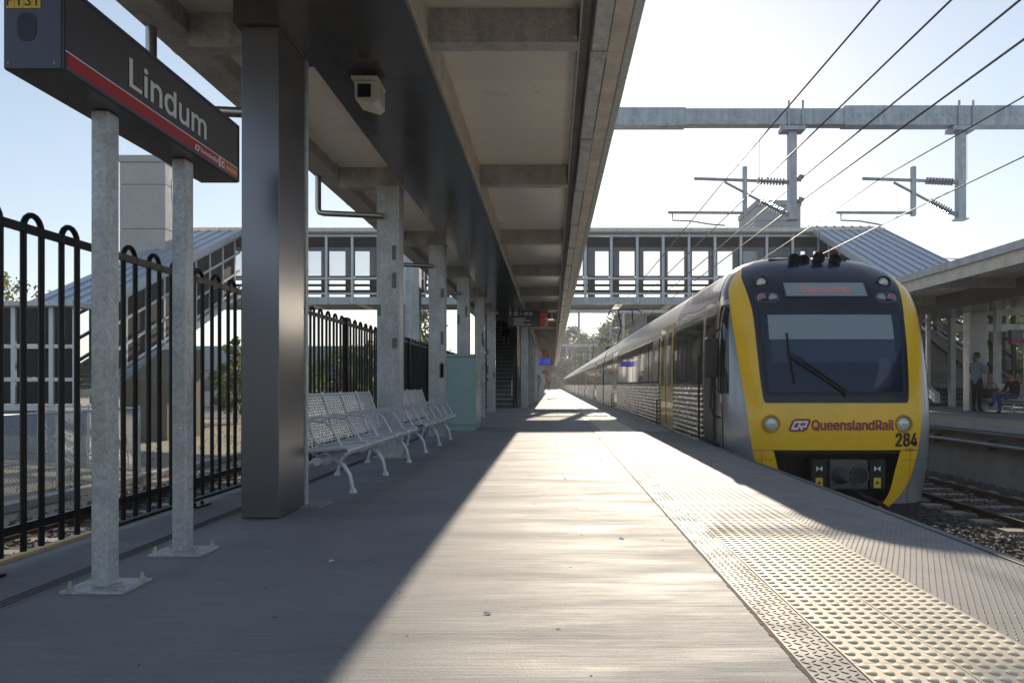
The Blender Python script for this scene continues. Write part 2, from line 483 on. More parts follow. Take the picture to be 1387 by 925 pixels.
m3.build('edge_plate', plate_steel, platform)
# raised treads on the plates
def lozenge(b, cx, cy, ang, L, W, z, h):
    ca, sa = math.cos(ang), math.sin(ang)
    def q(u, v, zz): return (cx + u*ca - v*sa, cy + u*sa + v*ca, zz)
    b.add([q(-L,0,z), q(0,-W,z), q(L,0,z), q(0,W,z), q(-L*.55,0,z+h), q(0,-W*.35,z+h), q(L*.55,0,z+h), q(0,W*.35,z+h)],
          [(4,5,6,7),(0,1,5,4),(1,2,6,5),(2,3,7,6),(3,0,4,7)])
tr = MB()
y = 1.75
row = 0
while y < 11.5:
    for k in range(5):
        x = P_L0 + .017 + k*.029
        lozenge(tr, x, y + (.0145 if k % 2 else 0), (R(38) if (row+k) % 2 else R(-38)), .0145, .0042, .004, .0022)
    y += .029; row += 1
stuff(tr.build('tread_pattern', plate_steel, platform))
tr = MB(); y = 2.3; row = 0
while y < 13.0:
    n = 23
    for k in range(n):
        x = P_R0 + .02 + k*.0275
        lozenge(tr, x + (.01375 if row % 2 else 0), y, R(62) if row % 2 else R(50), .0125, .0042, .004, .0024)
    y += .0275; row += 1
stuff(tr.build('tread_pattern', plate_steel, platform))

# tactile tiles, 300 mm, 6 x 6 domes
def dome(b, cx, cy, z, r, n=10):
    prof = [(r, 0), (r*.90, .0028), (r*.66, .0046), (r*.0, .0050)]
    vs = []; fs = []
    for (rr, zz) in prof[:-1]:
        for k in range(n):
            a = 2*math.pi*k/n; vs.append((cx+rr*math.cos(a), cy+rr*math.sin(a), z+zz))
    vs.append((cx, cy, z+prof[-1][1]))
    for j in range(2):
        for k in range(n):
            k2 = (k+1) % n; fs.append((j*n+k, j*n+k2, (j+1)*n+k2, (j+1)*n+k))
    for k in range(n): fs.append((2*n+k, 2*n+(k+1) % n, 3*n))
    b.add(vs, fs)
def tile_geo(b, ox, oy, n):
    b.box(ox+.0015, oy+.0015, -.005, ox+.2995, oy+.2985, .007)
    for i in range(6):
        for j in range(6): dome(b, ox+.025+.05*i, oy+.025+.05*j, .007, .0165, n)
tb = MB(); tile_geo(tb, 0, 0, 10); tile_me = tb.mesh('tactile_tile', tactile, 'all')
tile_me.set_sharp_from_angle(angle=R(30))
rnd = random.Random(3)
NT = 75
for j in range(NT):
    for i in range(2):
        o = inst('tactile_tile', tile_me, (T0 + .301*i, 1.55 + .3*j + (0.0), rnd.uniform(-.0006,.0006)), platform)
tb = MB()
for j in range(NT, NT+75):
    for i in range(2): tile_geo(tb, T0+.301*i, 1.55+.3*j, 5)
stuff(tb.build('tactile_tile_run', tactile, platform, smooth=True))
tb = MB(); tb.box(T0, 1.55+.3*(NT+75), -.005, T1, 150, .008); tb.box(T0, -6, -.005, T1, 1.54, .008); tb.build('tactile_strip', tactile, platform)

# drain grate along the back
dg = MB(); dg.box(-2.125, -6, -.02, -2.035, 60, .003); dr = dg.build('drain_channel', pbr('drain_frame', (.26,.26,.26), .6, .4, var=(5,.3)), platform)
sl = MB(); y = 2.2
while y < 14:
    for k in range(3): sl.box(-2.115+k*.026, y, .003, -2.097+k*.026, y+.007, .0045)
    y += .016
stuff(sl.build('drain_slots', black_rubber, dr))
# back kerb: sunlight on the near run is put into its ochre colour
kb = MB(); kb.box(-2.60, -6, -.05, -2.545, 4.05, .018); kb.build('back_kerb', pbr('sunlit_kerb_ochre', (.55,.36,.14), .5, 0, var=(6,.15)), platform, bevel=.006)
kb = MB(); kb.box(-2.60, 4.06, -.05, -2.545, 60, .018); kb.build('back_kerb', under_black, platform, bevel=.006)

# far platform
fp = MB(); fp.box(8.42, -6, -.12, 21, 150, .10)
far_platform = struct(fp.build('far_platform', conc_platform))
b = MB(); b.box(8.60, -6, -1.32, 20.9, 150, -.12); b.build('platform_wall', conc_wall, far_platform)
b = MB(); b.box(8.40, -6, -.05, 8.46, 150, .106); b.build('edge_nosing', pbr('nosing_pale', (.45,.46,.48), .6, 0, var=(2,.2)), far_platform)
b = MB(); b.box(8.75, -6, .10, 9.02, 150, .106); b.build('yellow_line', pbr('worn_yellow_line', (.50,.34,.08), .6, 0, var=(3,.25)), far_platform)
b = MB(); b.box(9.02, -6, .10, 9.55, 150, .104); b.build('tactile_strip', pbr('far_tactile', (.33,.31,.28), .6, 0, var=(3,.2)), far_platform)
t = thing('cable_pipe', 'dark pipe bracketed along the face of the far platform', 'pipe', (8.5, 10, -.3))
b = MB(); b.tube([(8.47,-6,-.33),(8.47,150,-.33)], .055, 10); b.build('pipe', pbr('pipe_grey', (.16,.17,.19), .35, .3), t, smooth=True)
for y in range(8, 40, 2):
    b = MB(); b.box(8.45, y, -.42, 8.62, y+.05, -.24); b.build('bracket', under_black, t)

# ------------------------------------------------------------------ tracks
def rail_geo(b, x, y0, y1, side_m=0, top_m=1):
    z = -1.0
    prof = [(-.065,-.16),(.065,-.16),(.065,-.148),(.012,-.13),(.010,-.045),(.035,-.034),(.035,-.004),(.030,0),(-.030,0),(-.035,-.004),(-.035,-.034),(-.010,-.045),(-.012,-.13),(-.065,-.148)]
    b.cur = side_m
    b.prism([(x+p[0], z+p[1]) for p in prof], 'y', y0, y1)
    b.cur = top_m
    b.box(x-.027, y0, z-.001, x+.027, y1, z+.002); b.cur = 0
sb = MB()
sb.prism([(-1.02,-1.2),(1.02,-1.2),(1.0,-1.075),(.62,-1.085),(.5,-1.115),(-.5,-1.115),(-.62,-1.085),(-1.0,-1.075)], 'y', -.11, .11)
sleeper_me = sb.mesh('sleeper', sleeper_m)
def track(xc, label, y0, y1, ns, ne, off):
    t = thing('railway_track', label, 'railway track', (xc, 0, -1.32), 'railway tracks')
    for s in (-1, 1):
        b = MB(); rail_geo(b, xc+s*.565, y0, y1); b.build('rail', [rail_steel, rail_top], t)
    for i in range(ns, ne):
        y = i*.68 + off
        inst('sleeper', sleeper_me, (xc, y, 0), t)
        if y < 22:
            for s in (-1, 1):
                for q in (-1, 1):
                    c = MB(); c.box(xc+s*.565+q*.085-.035, y-.045, -1.10, xc+s*.565+q*.085+.035, y+.045, -1.06); c.build('rail_clip', rail_steel, t)
    return t
track(3.65, 'railway track that the yellow-fronted train stands on', -6, 250, 0, 28, .2)
track(6.93, 'empty railway track in front of the far platform', -6, 250, 3, 60, .05)
track(-6.15, 'railway track behind the black hoop-topped fence', -6, 250, 2, 55, .3)

# loose ballast
def stone(b, c, s, rn):
    vs = []
    base = [(1,0,0),(-1,0,0),(0,1,0),(0,-1,0),(0,0,1),(0,0,-1)]
    q = rn.uniform(0, 6.28); ca, sa = math.cos(q), math.sin(q); tl = rn.uniform(-.6,.6)
    sx, sy, sz = s*rn.uniform(.75,1.35), s*rn.uniform(.6,1.1), s*rn.uniform(.5,.9)
    cube = [(-1,-1,-1),(1,-1,-1),(1,1,-1),(-1,1,-1),(-1,-1,1),(1,-1,1),(1,1,1),(-1,1,1)]
    for p in cube:
        x = p[0]*sx*rn.uniform(.5,1.0); y = p[1]*sy*rn.uniform(.5,1.0); z = p[2]*sz*rn.uniform(.5,1.0)
        y, z = y*math.cos(tl)-z*math.sin(tl), y*math.sin(tl)+z*math.cos(tl)
        x, y = x*ca-y*sa, x*sa+y*ca
        vs.append((c[0]+x, c[1]+y, c[2]+z))
    b.add(vs, [(3,2,1,0),(4,5,6,7),(0,1,5,4),(1,2,6,5),(2,3,7,6),(3,0,4,7)])
def scatter(x0, x1, y0, y1, n, xc, seed, smin=.016, smax=.034):
    rn = random.Random(seed); b = MB()
    for _ in range(n):
        u = rn.random(); y = y0 + (y1-y0)*(u**1.5); x = rn.uniform(x0, x1)
        if abs(abs(x-xc)-.565) < .06: continue
        z = -1.135
        if abs(x-xc) < 1.05 and abs(((y/.68) % 1.0)-.07) < .19 and rn.random() < .7: continue
        if abs(x-xc) < .5: z += rn.uniform(0,.02)
        elif abs(x-xc) < 1.0: z += rn.uniform(0,.03)
        else: z += rn.uniform(0,.05)
        stone(b, (x, y, z), rn.uniform(smin, smax), rn)
    return b
stuff(tag(scatter(4.6, 8.55, 6.0, 26, 15000, 6.93, 5).build('ballast', ballast_m), 'loose dark ballast stones around the empty track beside the train', 'ballast'))
stuff(tag(scatter(-7.7, -2.7, 3.0, 22, 9000, -6.15, 6, .018, .036).build('ballast', ballast_m), 'loose dark ballast stones around the track behind the hoop fence', 'ballast'))

# ------------------------------------------------------------------ main canopy
BAY = 3.47
YB = [4.87 + BAY*i for i in range(-3, 25)]
canopy = thing('platform_canopy', 'long platform canopy with cream soffit, dark glossy bulkhead and galvanised columns', 'canopy', (-1.8, 4.8, 0))
def part(name, mat, fn, parent=canopy, **kw):
    b = MB(); fn(b); return b.build(name, mat, parent, **kw)
Y0C, Y1C, YM = -6.0, 88.0, 25.6
part('roof', roof_sheet, lambda b: (b.box(-2.86, Y0C, 3.47, -.70, YM, 3.55), b.box(-.70, Y0C, 3.47, .50, Y1C, 3.55)))
# soffit panels
p = MB(); p.box(-1.0, 0, 3.36, .19, 1.150, 3.38); spr = p.mesh('soffit_panel', cream)
p = MB(); p.box(-2.45, 0, 3.33, -1.60, 1.150, 3.35); spl = p.mesh('soffit_panel', cream)
y = YB[0]
k = 0
while y < Y1C - 1:
    inst('soffit_panel', spr, (0, y+.003, rnd.uniform(-.002,.002)), canopy)
    if y < YM-1: inst('soffit_panel', spl, (0, y+.003, rnd.uniform(-.002,.002)), canopy)
    y += BAY/3
# bulkhead soffit panels
p = MB(); p.box(-1.664, 0, 3.05, -.853, BAY-.006, 3.36); bkp = p.mesh('bulkhead_panel', bulk_gloss)
for i, y in enumerate(YB[:-1]):
    if y + BAY > YM + 3: break
    inst('bulkhead_panel', bkp, (0, y+.40, 0), canopy)
# thin bright trim along the bulkhead edge with screws
part('bulkhead_trim', cream_dirty, lambda b: b.box(-.853, Y0C, 3.10, -.835, YM+2, 3.36))
for i in range(36):
    y = 3.2 + i*.58
    b = MB(); b.disc((-.834, y, 3.16), (1,0,0), .010, .008, .006, 8); b.build('screw', galv_dull, canopy)
# cross beams right and left
def cbeam(b, x0, x1, y, zb, zt, w=.13):
    b.box(x0, y, zb+.012, x1, y+.012, zt); b.box(x0, y-.0, zb, x1, y+w, zb+.0125); b.box(x0, y+w-.012, zb+.0125, x1, y+w, zt)
for y in YB:
    if y < Y1C - 1:
        part('cross_beam', galv_dull, lambda b: cbeam(b, -.834, .178, y, 3.13, 3.358))
        part('beam_cleat', galv_dull, lambda b: b.box(.150, y-.07, 3.14, .162, y-.002, 3.34))
    if y < YM - 1:
        part('cross_beam', galv_dull, lambda b: cbeam(b, -2.45, -1.666, y, 3.10, 3.328))
# left edge beam, gutter
part('edge_beam', galv_dull, lambda b: b.box(-2.70, Y0C, 3.20, -2.452, YM, 3.45), bevel=.01)
for y in YB:
    if y < YM - 1: part('splice_plate', galv_dull, lambda b: b.box(-2.50, y-.16, 3.188, -2.44, y-.02, 3.44))
part('gutter', galv_dull, lambda b: b.tube([(-2.80, Y0C, 3.43), (-2.80, YM, 3.43)], .075, 12), smooth=True)
y = 2.0
while y < YM:
    part('gutter_bracket', white_steel, lambda b: b.tube([(-2.80, y, 3.42), (-2.80, y+.05, 3.42)], .10, 14), smooth=True)
    y += BAY/3
# right edge: recess channel, cable tray, fascia, gutter
part('edge_channel', galv_dull, lambda b: (b.box(.180, Y0C, 3.16, .19, Y1C, 3.42), b.box(.19, Y0C, 3.36, .265, Y1C, 3.42)))
p = MB(); p.box(.262, 0, 3.05, .362, 1.70, 3.15); tray_me = p.mesh('cable_tray', galv)
p = MB(); p.box(.255, 0, 3.042, .369, .09, 3.155); joint_me = p.mesh('tray_joint', galv_dull)
p = MB(); p.box(.371, 0, 3.06, .478, 1.15, 3.40); fas_me = p.mesh('fascia_panel', cream_dirty)
y = YB[0]; k = 0
while y < Y1C - 2:
    inst('fascia_panel', fas_me, (0, y, rnd.uniform(-.003,.003)), canopy); y += BAY/3
y = YB[0]
while y < Y1C - 2:
    inst('cable_tray', tray_me, (rnd.uniform(-.004,.004), y, rnd.uniform(-.004,.004)), canopy)
    inst('tray_joint', joint_me, (0, y-.05, 0), canopy); y += BAY/2
part('edge_gutter', galv, lambda b: b.box(.480, Y0C, 3.045, .540, Y1C, 3.44), bevel=.008)
# columns: first is clad, the rest galvanised
def column(y, clad):
    if clad:
        c = part('column_cladding', dark_clad, lambda b: b.box(-1.925, y-.38, .006, -1.692, y+.075, 3.05), bevel=.004)
        part('cladding_seam', stainless_brushed, lambda b: b.box(-1.945, y+.077, .05, -1.694, y+.09, 3.05), c)
        part('column', galv, lambda b: b.box(-1.91, y+.092, .005, -1.685, y+.14, 3.10))
        part('base_plate', conc_wall, lambda b: b.box(-1.98, y-.02, .0, -1.56, y+.27, .012))
        part('column_head', bulk_gloss, lambda b: b.box(-1.96, y-.42, 3.052, -1.668, y+.20, 3.325))
    else:
        c = part('column', galv, lambda b: (b.box(-2.0, y-.07, .004, -1.745, y-.055, 3.10), b.box(-1.88, y-.055, .004, -1.865, y+.16, 3.10), b.box(-2.0, y+.16, .004, -1.745, y+.175, 3.10),
                                            b.box(-1.76, y-.055, .004, -1.746, y+.16, 3.10)), bevel=.003)
        part('base_plate', galv_dull, lambda b: b.box(-2.06, y-.12, 0, -1.69, y+.22, .014))
        # repair patches of zinc paint
        rn = random.Random(int(y*10))
        for q in range(4):
            x0 = -2.0 + rn.choice([0.0, .17, .19]); w = rn.uniform(.045,.065); z0 = rn.uniform(.35, 2.3); h = rn.uniform(.10,.26)
            part('paint_patch', pbr('zinc_patch', (.17,.18,.19), .6, .2, var=(9,.15)), lambda b: b.box(x0+.003, y-.0716, z0, min(x0+w, -1.75), y-.0701, z0+h), c)
for i, y in enumerate(YB):
    if 4 < y < YM: column(y, i == 3)
# downpipes from gutter to columns
for i, y in enumerate(YB):
    if 4 < y < 16:
        yy = y + (-.06 if i == 3 else -.10); zt = 2.66 if i == 3 else 2.78
        part('downpipe', stainless_brushed, lambda b: b.tube([(-2.66,yy,3.40),(-2.66,yy,zt+.05),(-2.645,yy,zt+.012),(-2.60,yy,zt),(-1.93,yy,zt-.03)], .034, 12), smooth=True)
# second, inner row of columns beyond the stair
for y in (26.2, 29.7, 33.2, 36.7, 40.2, 43.7, 47.2, 54, 61, 68, 75, 82):
    part('column', galv, lambda b: b.box(-1.13, y, .004, -.88, y+.25, 3.13), bevel=.006)
    part('base_plate', galv_dull, lambda b: b.box(-1.2, y-.05, 0, -.81, y+.3, .014))
for y in (26.2+1.7, 31.4, 35.0, 38.4, 42):
    part('slim_post', stainless_brushed, lambda b: b.box(-1.06, y, .004, -.96, y+.1, 3.36))
# bulkhead beyond the stair
part('bulkhead_end', bulk_gloss, lambda b: b.box(-2.45, YM+.02, 3.12, -1.67, YM+.32, 3.9))
part('inner_beam', galv_dull, lambda b: b.box(-1.20, YM+3.2, 3.10, -.86, Y1C, 3.355))

# CCTV housing
t = thing('security_camera', 'cream box camera fixed under the dark glossy bulkhead', 'security camera', (-1.33, 5.2, 2.9))
def camshape(b):
    b.prism([(-1.40,2.86),(-1.27,2.82),(-1.235,2.85),(-1.235,2.985),(-1.405,2.985)], 'y', 5.14, 5.36)
part('housing', pbr('camera_cream', (.62,.58,.48), .45), camshape, t, bevel=.006)
part('visor', pbr('camera_cream', (.62,.58,.48), .45), lambda b: b.box(-1.415, 5.09, 2.987, -1.228, 5.36, 3.0), t)
part('lens_window', dark_glass, lambda b: b.box(-1.378, 5.134, 2.868, -1.285, 5.139, 2.962), t)
part('bracket', dark_clad, lambda b: b.box(-1.36, 5.22, 3.0, -1.28, 5.30, 3.05), t)

# ------------------------------------------------------------------ hoop-top fence
XF = -2.50
fence = thing('hoop_top_fence', 'black steel hoop-topped fence along the back of the platform', 'fence', (XF, 3, 0))
hb = MB()
r = .0145
sp = .1331
pts = [(0, -sp/2+.006, .045), (0, -sp/2+.006, 1.57)]
for k in range(1, 8):
    a = math.pi*k/8; pts.append((0, -(sp/2-.006)*math.cos(a), 1.578 + .066*math.sin(a)))
pts += [(0, sp/2-.006, 1.57), (0, sp/2-.006, .045)]
hb.tube(pts, r, 8); hoop_me = hb.mesh('hoop', black_paint, True)
hb = MB(); hb.box(-.032, -.032, 0, .032, .032, 1.62); hb.box(-.038, -.038, 1.62, .038, .038, 1.645); post_me = hb.mesh('fence_post', black_paint)
hb = MB(); hb.box(-.05, -.09, 0, .12, .09, .012); hb.tube([(.075,-.05,.012),(.075,-.05,.03)], .011, 6); hb.tube([(.075,.05,.012),(.075,.05,.03)], .011, 6); pbase_me = hb.mesh('post_base', black_paint)
posts = [8.77 + 1.9*k for k in range(-3, 10)]
for i, y in enumerate(posts):
    o = inst('fence_post', post_me, (XF, y, 0), fence); inst('post_base', pbase_me, (XF, y, 0), fence)
    y0 = y - 1.9
    n = 7
    for k in range(n):
        yy = y0 + .95 + (k-(n-1)/2)*.2662
        inst('hoop', hoop_me, (XF, yy, 0), fence)
    part('top_rail', black_paint, lambda b: b.box(XF-.012, y0+.033, 1.553, XF+.012, y-.033, 1.593), fence)
    part('bottom_rail', black_paint, lambda b: b.box(XF-.012, y0+.033, .140, XF+.012, y-.033, .180), fence)

# ------------------------------------------------------------------ station name sign
sg = thing('station_name_sign', 'long charcoal station name board reading Lindum on two galvanised posts', 'sign', (-1.82, 3.3, 0))
SX0, SX1, SY0, SY1, SZ0, SZ1 = -1.943, -1.735, 2.568, 4.01, 1.945, 2.262
part('sign_case', sign_dark, lambda b: b.box(SX0, SY0, SZ0, SX1, SY1, SZ1), sg, bevel=.006)
part('end_panel', sign_end, lambda b: b.box(SX0+.004, SY0-.004, SZ0+.004, SX1-.004, SY0-.0005, SZ1-.004), sg)
part('face_frame', sign_end, lambda b: (b.box(SX1, SY0+.01, SZ0+.004, SX1+.008, SY1-.006, SZ0+.016), b.box(SX1, SY0+.01, SZ1-.016, SX1+.008, SY1-.006, SZ1-.004), b.box(SX1, SY1-.016, SZ0+.016, SX1+.008, SY1-.006, SZ1-.016)), sg)
part('sign_face', sign_dark, lambda b: b.box(SX1, SY0+.012, SZ0+.0165, SX1+.003, SY1-.018, SZ1-.0165), sg)
part('red_stripe', sign_red, lambda b: b.box(SX1+.003, SY0+.02, SZ0+.018, SX1+.0045, 3.765, 2.016), sg)
part('white_line', sign_white, lambda b: b.box(SX1+.003, SY0+.012, 2.0165, SX1+.0042, SY1-.02, 2.0215), sg)
part('orange_block', sign_orange, lambda b: b.box(SX1+.003, 3.782, SZ0+.018, SX1+.0045, SY1-.02, 2.016), sg)
part('white_divider', sign_white, lambda b: b.box(SX1+.003, 3.7655, SZ0+.018, SX1+.0043, 3.7815, 2.016), sg)
def face_text(name, s, y0, width, zb, h, mat, parent, xx):
    vs, fs = text_geo(s, height=h, width=width, bold=.05)
    b = MB(); b.add([(xx+d, y0+u, zb+v) for u, v, d in vs], fs); return b.build(name, mat, parent)
face_text('lettering', 'Lindum', 2.965, .655, 2.052, .118, sign_white, sg, SX1+.0052)
face_text('small_lettering', 'QueenslandRail', 3.565, .19, 1.976, .022, sign_white, sg, SX1+.0058)
face_text('small_lettering', 'translink', 3.845, .125, 1.976, .022, sign_white, sg, SX1+.0058)
def sign_logo(b):
    for q0, q1 in ((0,.011),(.028,.039)):
        b.add([(SX1+.0058, 3.508+q0, 1.971), (SX1+.0058, 3.508+q1, 1.971), (SX1+.0058, 3.520+q1, 2.0), (SX1+.0058, 3.520+q0, 2.0)], [(0,1,2,3)])
    b.add([(SX1+.0058, 3.519, 1.971),(SX1+.0058, 3.536, 1.971),(SX1+.0058, 3.538, 1.977),(SX1+.0058, 3.521, 1.977)], [(0,1,2,3)])
    b.add([(SX1+.0058, 3.531, 1.994),(SX1+.0058, 3.548, 1.994),(SX1+.0058, 3.549, 2.0),(SX1+.0058, 3.532, 2.0)], [(0,1,2,3)])
part('logo', sign_white, sign_logo, sg)
part('round_mark', sign_white, lambda b: b.disc((SX1+.0046, 3.81, 1.987), (1,0,0), .018, .018, .0012, 16), sg)
part('round_mark_centre', sign_orange, lambda b: b.disc((SX1+.0059, 3.814, 1.987), (1,0,0), .010, .010, .0006, 12), sg)
# plates P1S1 on the end
for k, ch in enumerate('P1S1'):
    x = SX0 + .014 + k*.0305
    pp = part('number_plate', sign_yellow, lambda b: b.box(x, SY0-.0065, 2.160, x+.029, SY0-.0045, 2.222), sg)
    vs, fs = text_geo(ch, height=.040, plain=True); wd = max(v[0] for v in vs)
    b = MB(); b.add([(x+.0145-wd/2+u, SY0-.0074-d, 2.169+v) for u, v, d in vs], fs); b.build('number', ink, pp)
gr = part('speaker_grille', pbr('grille_plate', (.05,.058,.085), .5, .2), lambda b: b.prism([(-1.858+.034*math.copysign(abs(math.cos(a))**.6, math.cos(a)), 2.096+.050*math.copysign(abs(math.sin(a))**.6, math.sin(a))) for a in [2*math.pi*k/28 for k in range(28)]], 'y', SY0-.0062, SY0-.0045), sg)
hl = MB()
for i in range(9):
    for j in range(15):
        x = -1.858 + (i-4)*.0075 + (.00375 if j % 2 else 0); z = 2.096 + (j-7)*.0066
        if abs((x+1.858)/.033)**3 + abs((z-2.096)/.049)**3 < .9:
            hl.add([(x+.0026*math.cos(a), SY0-.0068, z+.0026*math.sin(a)) for a in [2*math.pi*k/6 for k in range(6)]], [tuple(range(6))])
stuff(hl.build('grille_holes', ink, gr))
for x in (SX0+.02, SX1-.025):
    part('screw', galv_dull, lambda b: b.disc((x, SY0-.0045, SZ0+.022), (0,-1,0), .004, .003, .003, 8), sg)
for (y, z) in ((2.975, 1.943), (3.60, 1.943)):
    pst = part('sign_post', galv, lambda b: b.box(-1.868, y-.04, .012, -1.800, y+.04, z), sg, bevel=.006)
    bp_ = part('base_plate', galv, lambda b: b.box(-1.955, y-.105, .0, -1.700, y+.105, .013), sg, bevel=.003)
    for sx in (-1.93, -1.725):
        for sy in (-.075, .075):
            part('anchor_bolt', galv_dull, lambda b: (b.tube([(sx,y+sy,.013),(sx,y+sy,.026)], .013, 6), b.tube([(sx,y+sy,.026),(sx,y+sy,.045)], .007, 8)), bp_)

# ------------------------------------------------------------------ benches
def make_bench(label, loc):
    t = thing('platform_bench', label, 'bench', loc, 'silver slatted benches under the canopy')
    # local axes: length along +y, sitter faces +x; origin at ground, front feet x=.0
    L, NS = 2.75, 5
    def prof(s):
        # seat/back profile curve param 0..1 -> (x, z): front lip, seat, curve, back
        tab_x = [(0,.02),(.06,.045),(.12,.03),(.3,-.13),(.44,-.30),(.52,-.365),(.6,-.395),(.8,-.44),(1,-.50)]
        tab_z = [(0,.305),(.06,.335),(.12,.362),(.3,.352),(.44,.338),(.52,.35),(.6,.42),(.8,.59),(1,.765)]
        return smooth_table(tab_x, s), smooth_table(tab_z, s)
    def pt(s, y): x, z = prof(s); return (x, y, z)
    def mk(name, b, mat=bench_paint, par=t, smooth=True):
        o = bpy.data.objects.new(name, b.mesh(name, mat, smooth)); COL.objects.link(o); o.parent = par; return o
    for k in range(NS):
        y0 = k*L/NS + .012; y1 = (k+1)*L/NS - .012
        # seat: solid formed sheet with slots; front lip and seat pan
        b = MB(); b.grid(lambda u, v: pt(v, u), [y0, y1], frange(0, .16, 5)); 
        mk('front_lip', b)
        b = MB()
        n = 15
        for i in range(n):
            s0 = .165 + i*(.50-.165)/n; s1 = s0 + (.50-.165)/n*.72
            xa, za = prof(s0); xb, zb = prof(s1)
            b.add([(xa,y0,za),(xa,y1,za),(xb,y1,zb),(xb,y0,zb),(xa,y0,za-.012),(xa,y1,za-.012),(xb,y1,zb-.012),(xb,y0,zb-.012)], [(0,1,2,3),(7,6,5,4),(0,4,5,1),(2,6,7,3),(1,5,6,2),(3,7,4,0)])
        mk('seat', b, smooth=False)
        # back: slatted grid: horizontal slats + vertical ribs
        b = MB(); n = 17
        for i in range(n):
            s0 = .52 + i*(.97-.52)/n; s1 = s0 + (.97-.52)/n*.56
            xa, za = prof(s0); xb, zb = prof(s1)
            b.add([(xa,y0,za),(xa,y1,za),(xb,y1,zb),(xb,y0,zb),(xa-.006,y0,za),(xa-.006,y1,za),(xb-.006,y1,zb),(xb-.006,y0,zb)], [(0,1,2,3),(7,6,5,4),(0,4,5,1),(2,6,7,3),(1,5,6,2),(3,7,4,0)])
        for q in range(1, 8):
            yy = y0 + (y1-y0)*q/8
            for i in range(6):
                sa, sb_ = .52+.45*i/6, .52+.45*(i+1)/6
                xa, za = prof(sa); xb, zb = prof(sb_)
                b.bar((xa-.004, yy, za), (xb-.004, yy, zb), .008 + .014, .006, (1,0,0))
        bk = mk('backrest', b, smooth=False)
        b = MB(); b.tube([pt(s, y0) for s in (.99,1.0)] and [( prof(.98)[0], y0, prof(.98)[1]), (prof(.98)[0], y1, prof(.98)[1])], .011, 8); mk('top_rail', b, par=bk)
    # ribs / frames between the seats
    for k in range(NS+1):
        y = min(max(k*L/NS, .008), L-.008)
        b = MB(); b.tube([(pt(s, y)[0]+.004, y, pt(s, y)[2]+.004) for s in frange(0, 1, 20)], .010, 6); mk('seat_rib', b)
        if k in (0, 1, 2, 3, 4, 5):
            b = MB(); xb, zb = prof(.76)
            b.tube([(xb, y, zb+.0), (xb+.10, y, zb+.015), (xb+.30, y, zb+.005), (xb+.345, y, zb-.03), (.0, y, .375)], .0095, 8); mk('armrest', b)
    b = MB(); b.tube([(-.20, .05, .265), (-.20, L-.05, .265)], .032, 10); mk('beam', b)
    for y in (.28, L/2, L-.28):
        b = MB()
        b.tube([(-.20,y,.27),(-.13,y,.255),(-.07,y,.215),(-.02,y,.14),(.0,y,.05),(.005,y,.012)], [.022,.021,.019,.017,.015,.014], 8); mk('front_leg', b)
        b = MB()
        b.tube([(-.20,y,.27),(-.28,y,.25),(-.35,y,.20),(-.41,y,.12),(-.43,y,.04),(-.435,y,.012)], [.022,.021,.019,.017,.015,.014], 8); mk('rear_leg', b)
        b = MB(); b.tube([(-.20,y,.265),(-.12,y,.29),(-.03,y,.335)], .014, 8); b.tube([(-.20,y,.265),(-.30,y,.30),(-.37,y,.37)], .014, 8)
        b.disc((-.20,y-.03,.265), (0,1,0), .05, .05, .06, 12); mk('bracket', b)
        for x in (.008, -.438):
            b = MB(); b.tube([(x,y,0),(x,y,.012),(x,y,.035)], [.032,.028,.016], 10); mk('foot', b)
    return t
b1 = make_bench('nearer silver slatted bench, half hidden behind the dark clad column', (-1.545, 5.32, 0))
b2 = copy_tree(b1); b2.location = (-1.56, 8.62, 0); b2['label'] = 'farther silver slatted bench, just before the pale teal cabinet'

# teal cabinet
t = thing('equipment_cabinet', 'pale teal steel cabinet standing past the second bench', 'cabinet', (-1.65, 13.7, 0))
part('body', teal_paint, lambda b: b.box(-1.935, 13.28, .09, -1.40, 14.2, 1.345), t, bevel=.006)
part('plinth', teal_paint, lambda b: b.box(-1.925, 13.30, .0, -1.41, 14.18, .0895), t)
part('lid', teal_paint, lambda b: b.box(-1.95, 13.25, 1.346, -1.385, 14.22, 1.395), t, bevel=.006)
dr = part('door', teal_paint, lambda b: b.box(-1.915, 13.268, .11, -1.42, 13.279, 1.33), t, bevel=.003)
part('handle', stainless, lambda b: b.box(-1.398, 13.55, .85, -1.375, 13.60, 1.10), t)
for z in (.3, 1.15): part('hinge', stainless, lambda b: b.box(-1.399, 13.30, z, -1.388, 13.36, z+.14), t)

# wayfinding sign
t = thing('wayfinding_sign', 'hanging charcoal direction sign with orange Platform 1 block', 'sign', (-.74, 22, 2.6))
WY = 22.0
part('board', sign_dark, lambda b: b.box(-1.345, WY, 2.60, -.36, WY+.08, 3.10), t)
part('platform_block', sign_orange, lambda b: b.box(-.36, WY, 2.60, -.13, WY+.08, 3.10), t)
for x in (-1.1, -.3): part('hanger', dark_clad, lambda b: b.box(x-.02, WY+.02, 3.10, x+.02, WY+.06, 3.36), t)
def flat_text(name, s, x0, z0, h, mat, y, parent, width=None):
    vs, fs = text_geo(s, height=h, width=width); b = MB(); b.add([(x0+u, y-d, z0+v) for u, v, d in vs], fs); return b.build(name, mat, parent)
flat_text('lettering', 'Platform', -.335, 2.93, .05, sign_white, WY-.004, t, .18)
flat_text('numeral', '1', -.24, 2.64, .23, sign_white, WY-.004, t)
for i, s in enumerate(('Lindum station', 'Boarding area', 'Exit', 'Platform 1')):
    pass
flat_text('small_lettering', 'Lift  stairs', -1.17, 2.84, .035, sign_white, WY-.004, t) if False else None
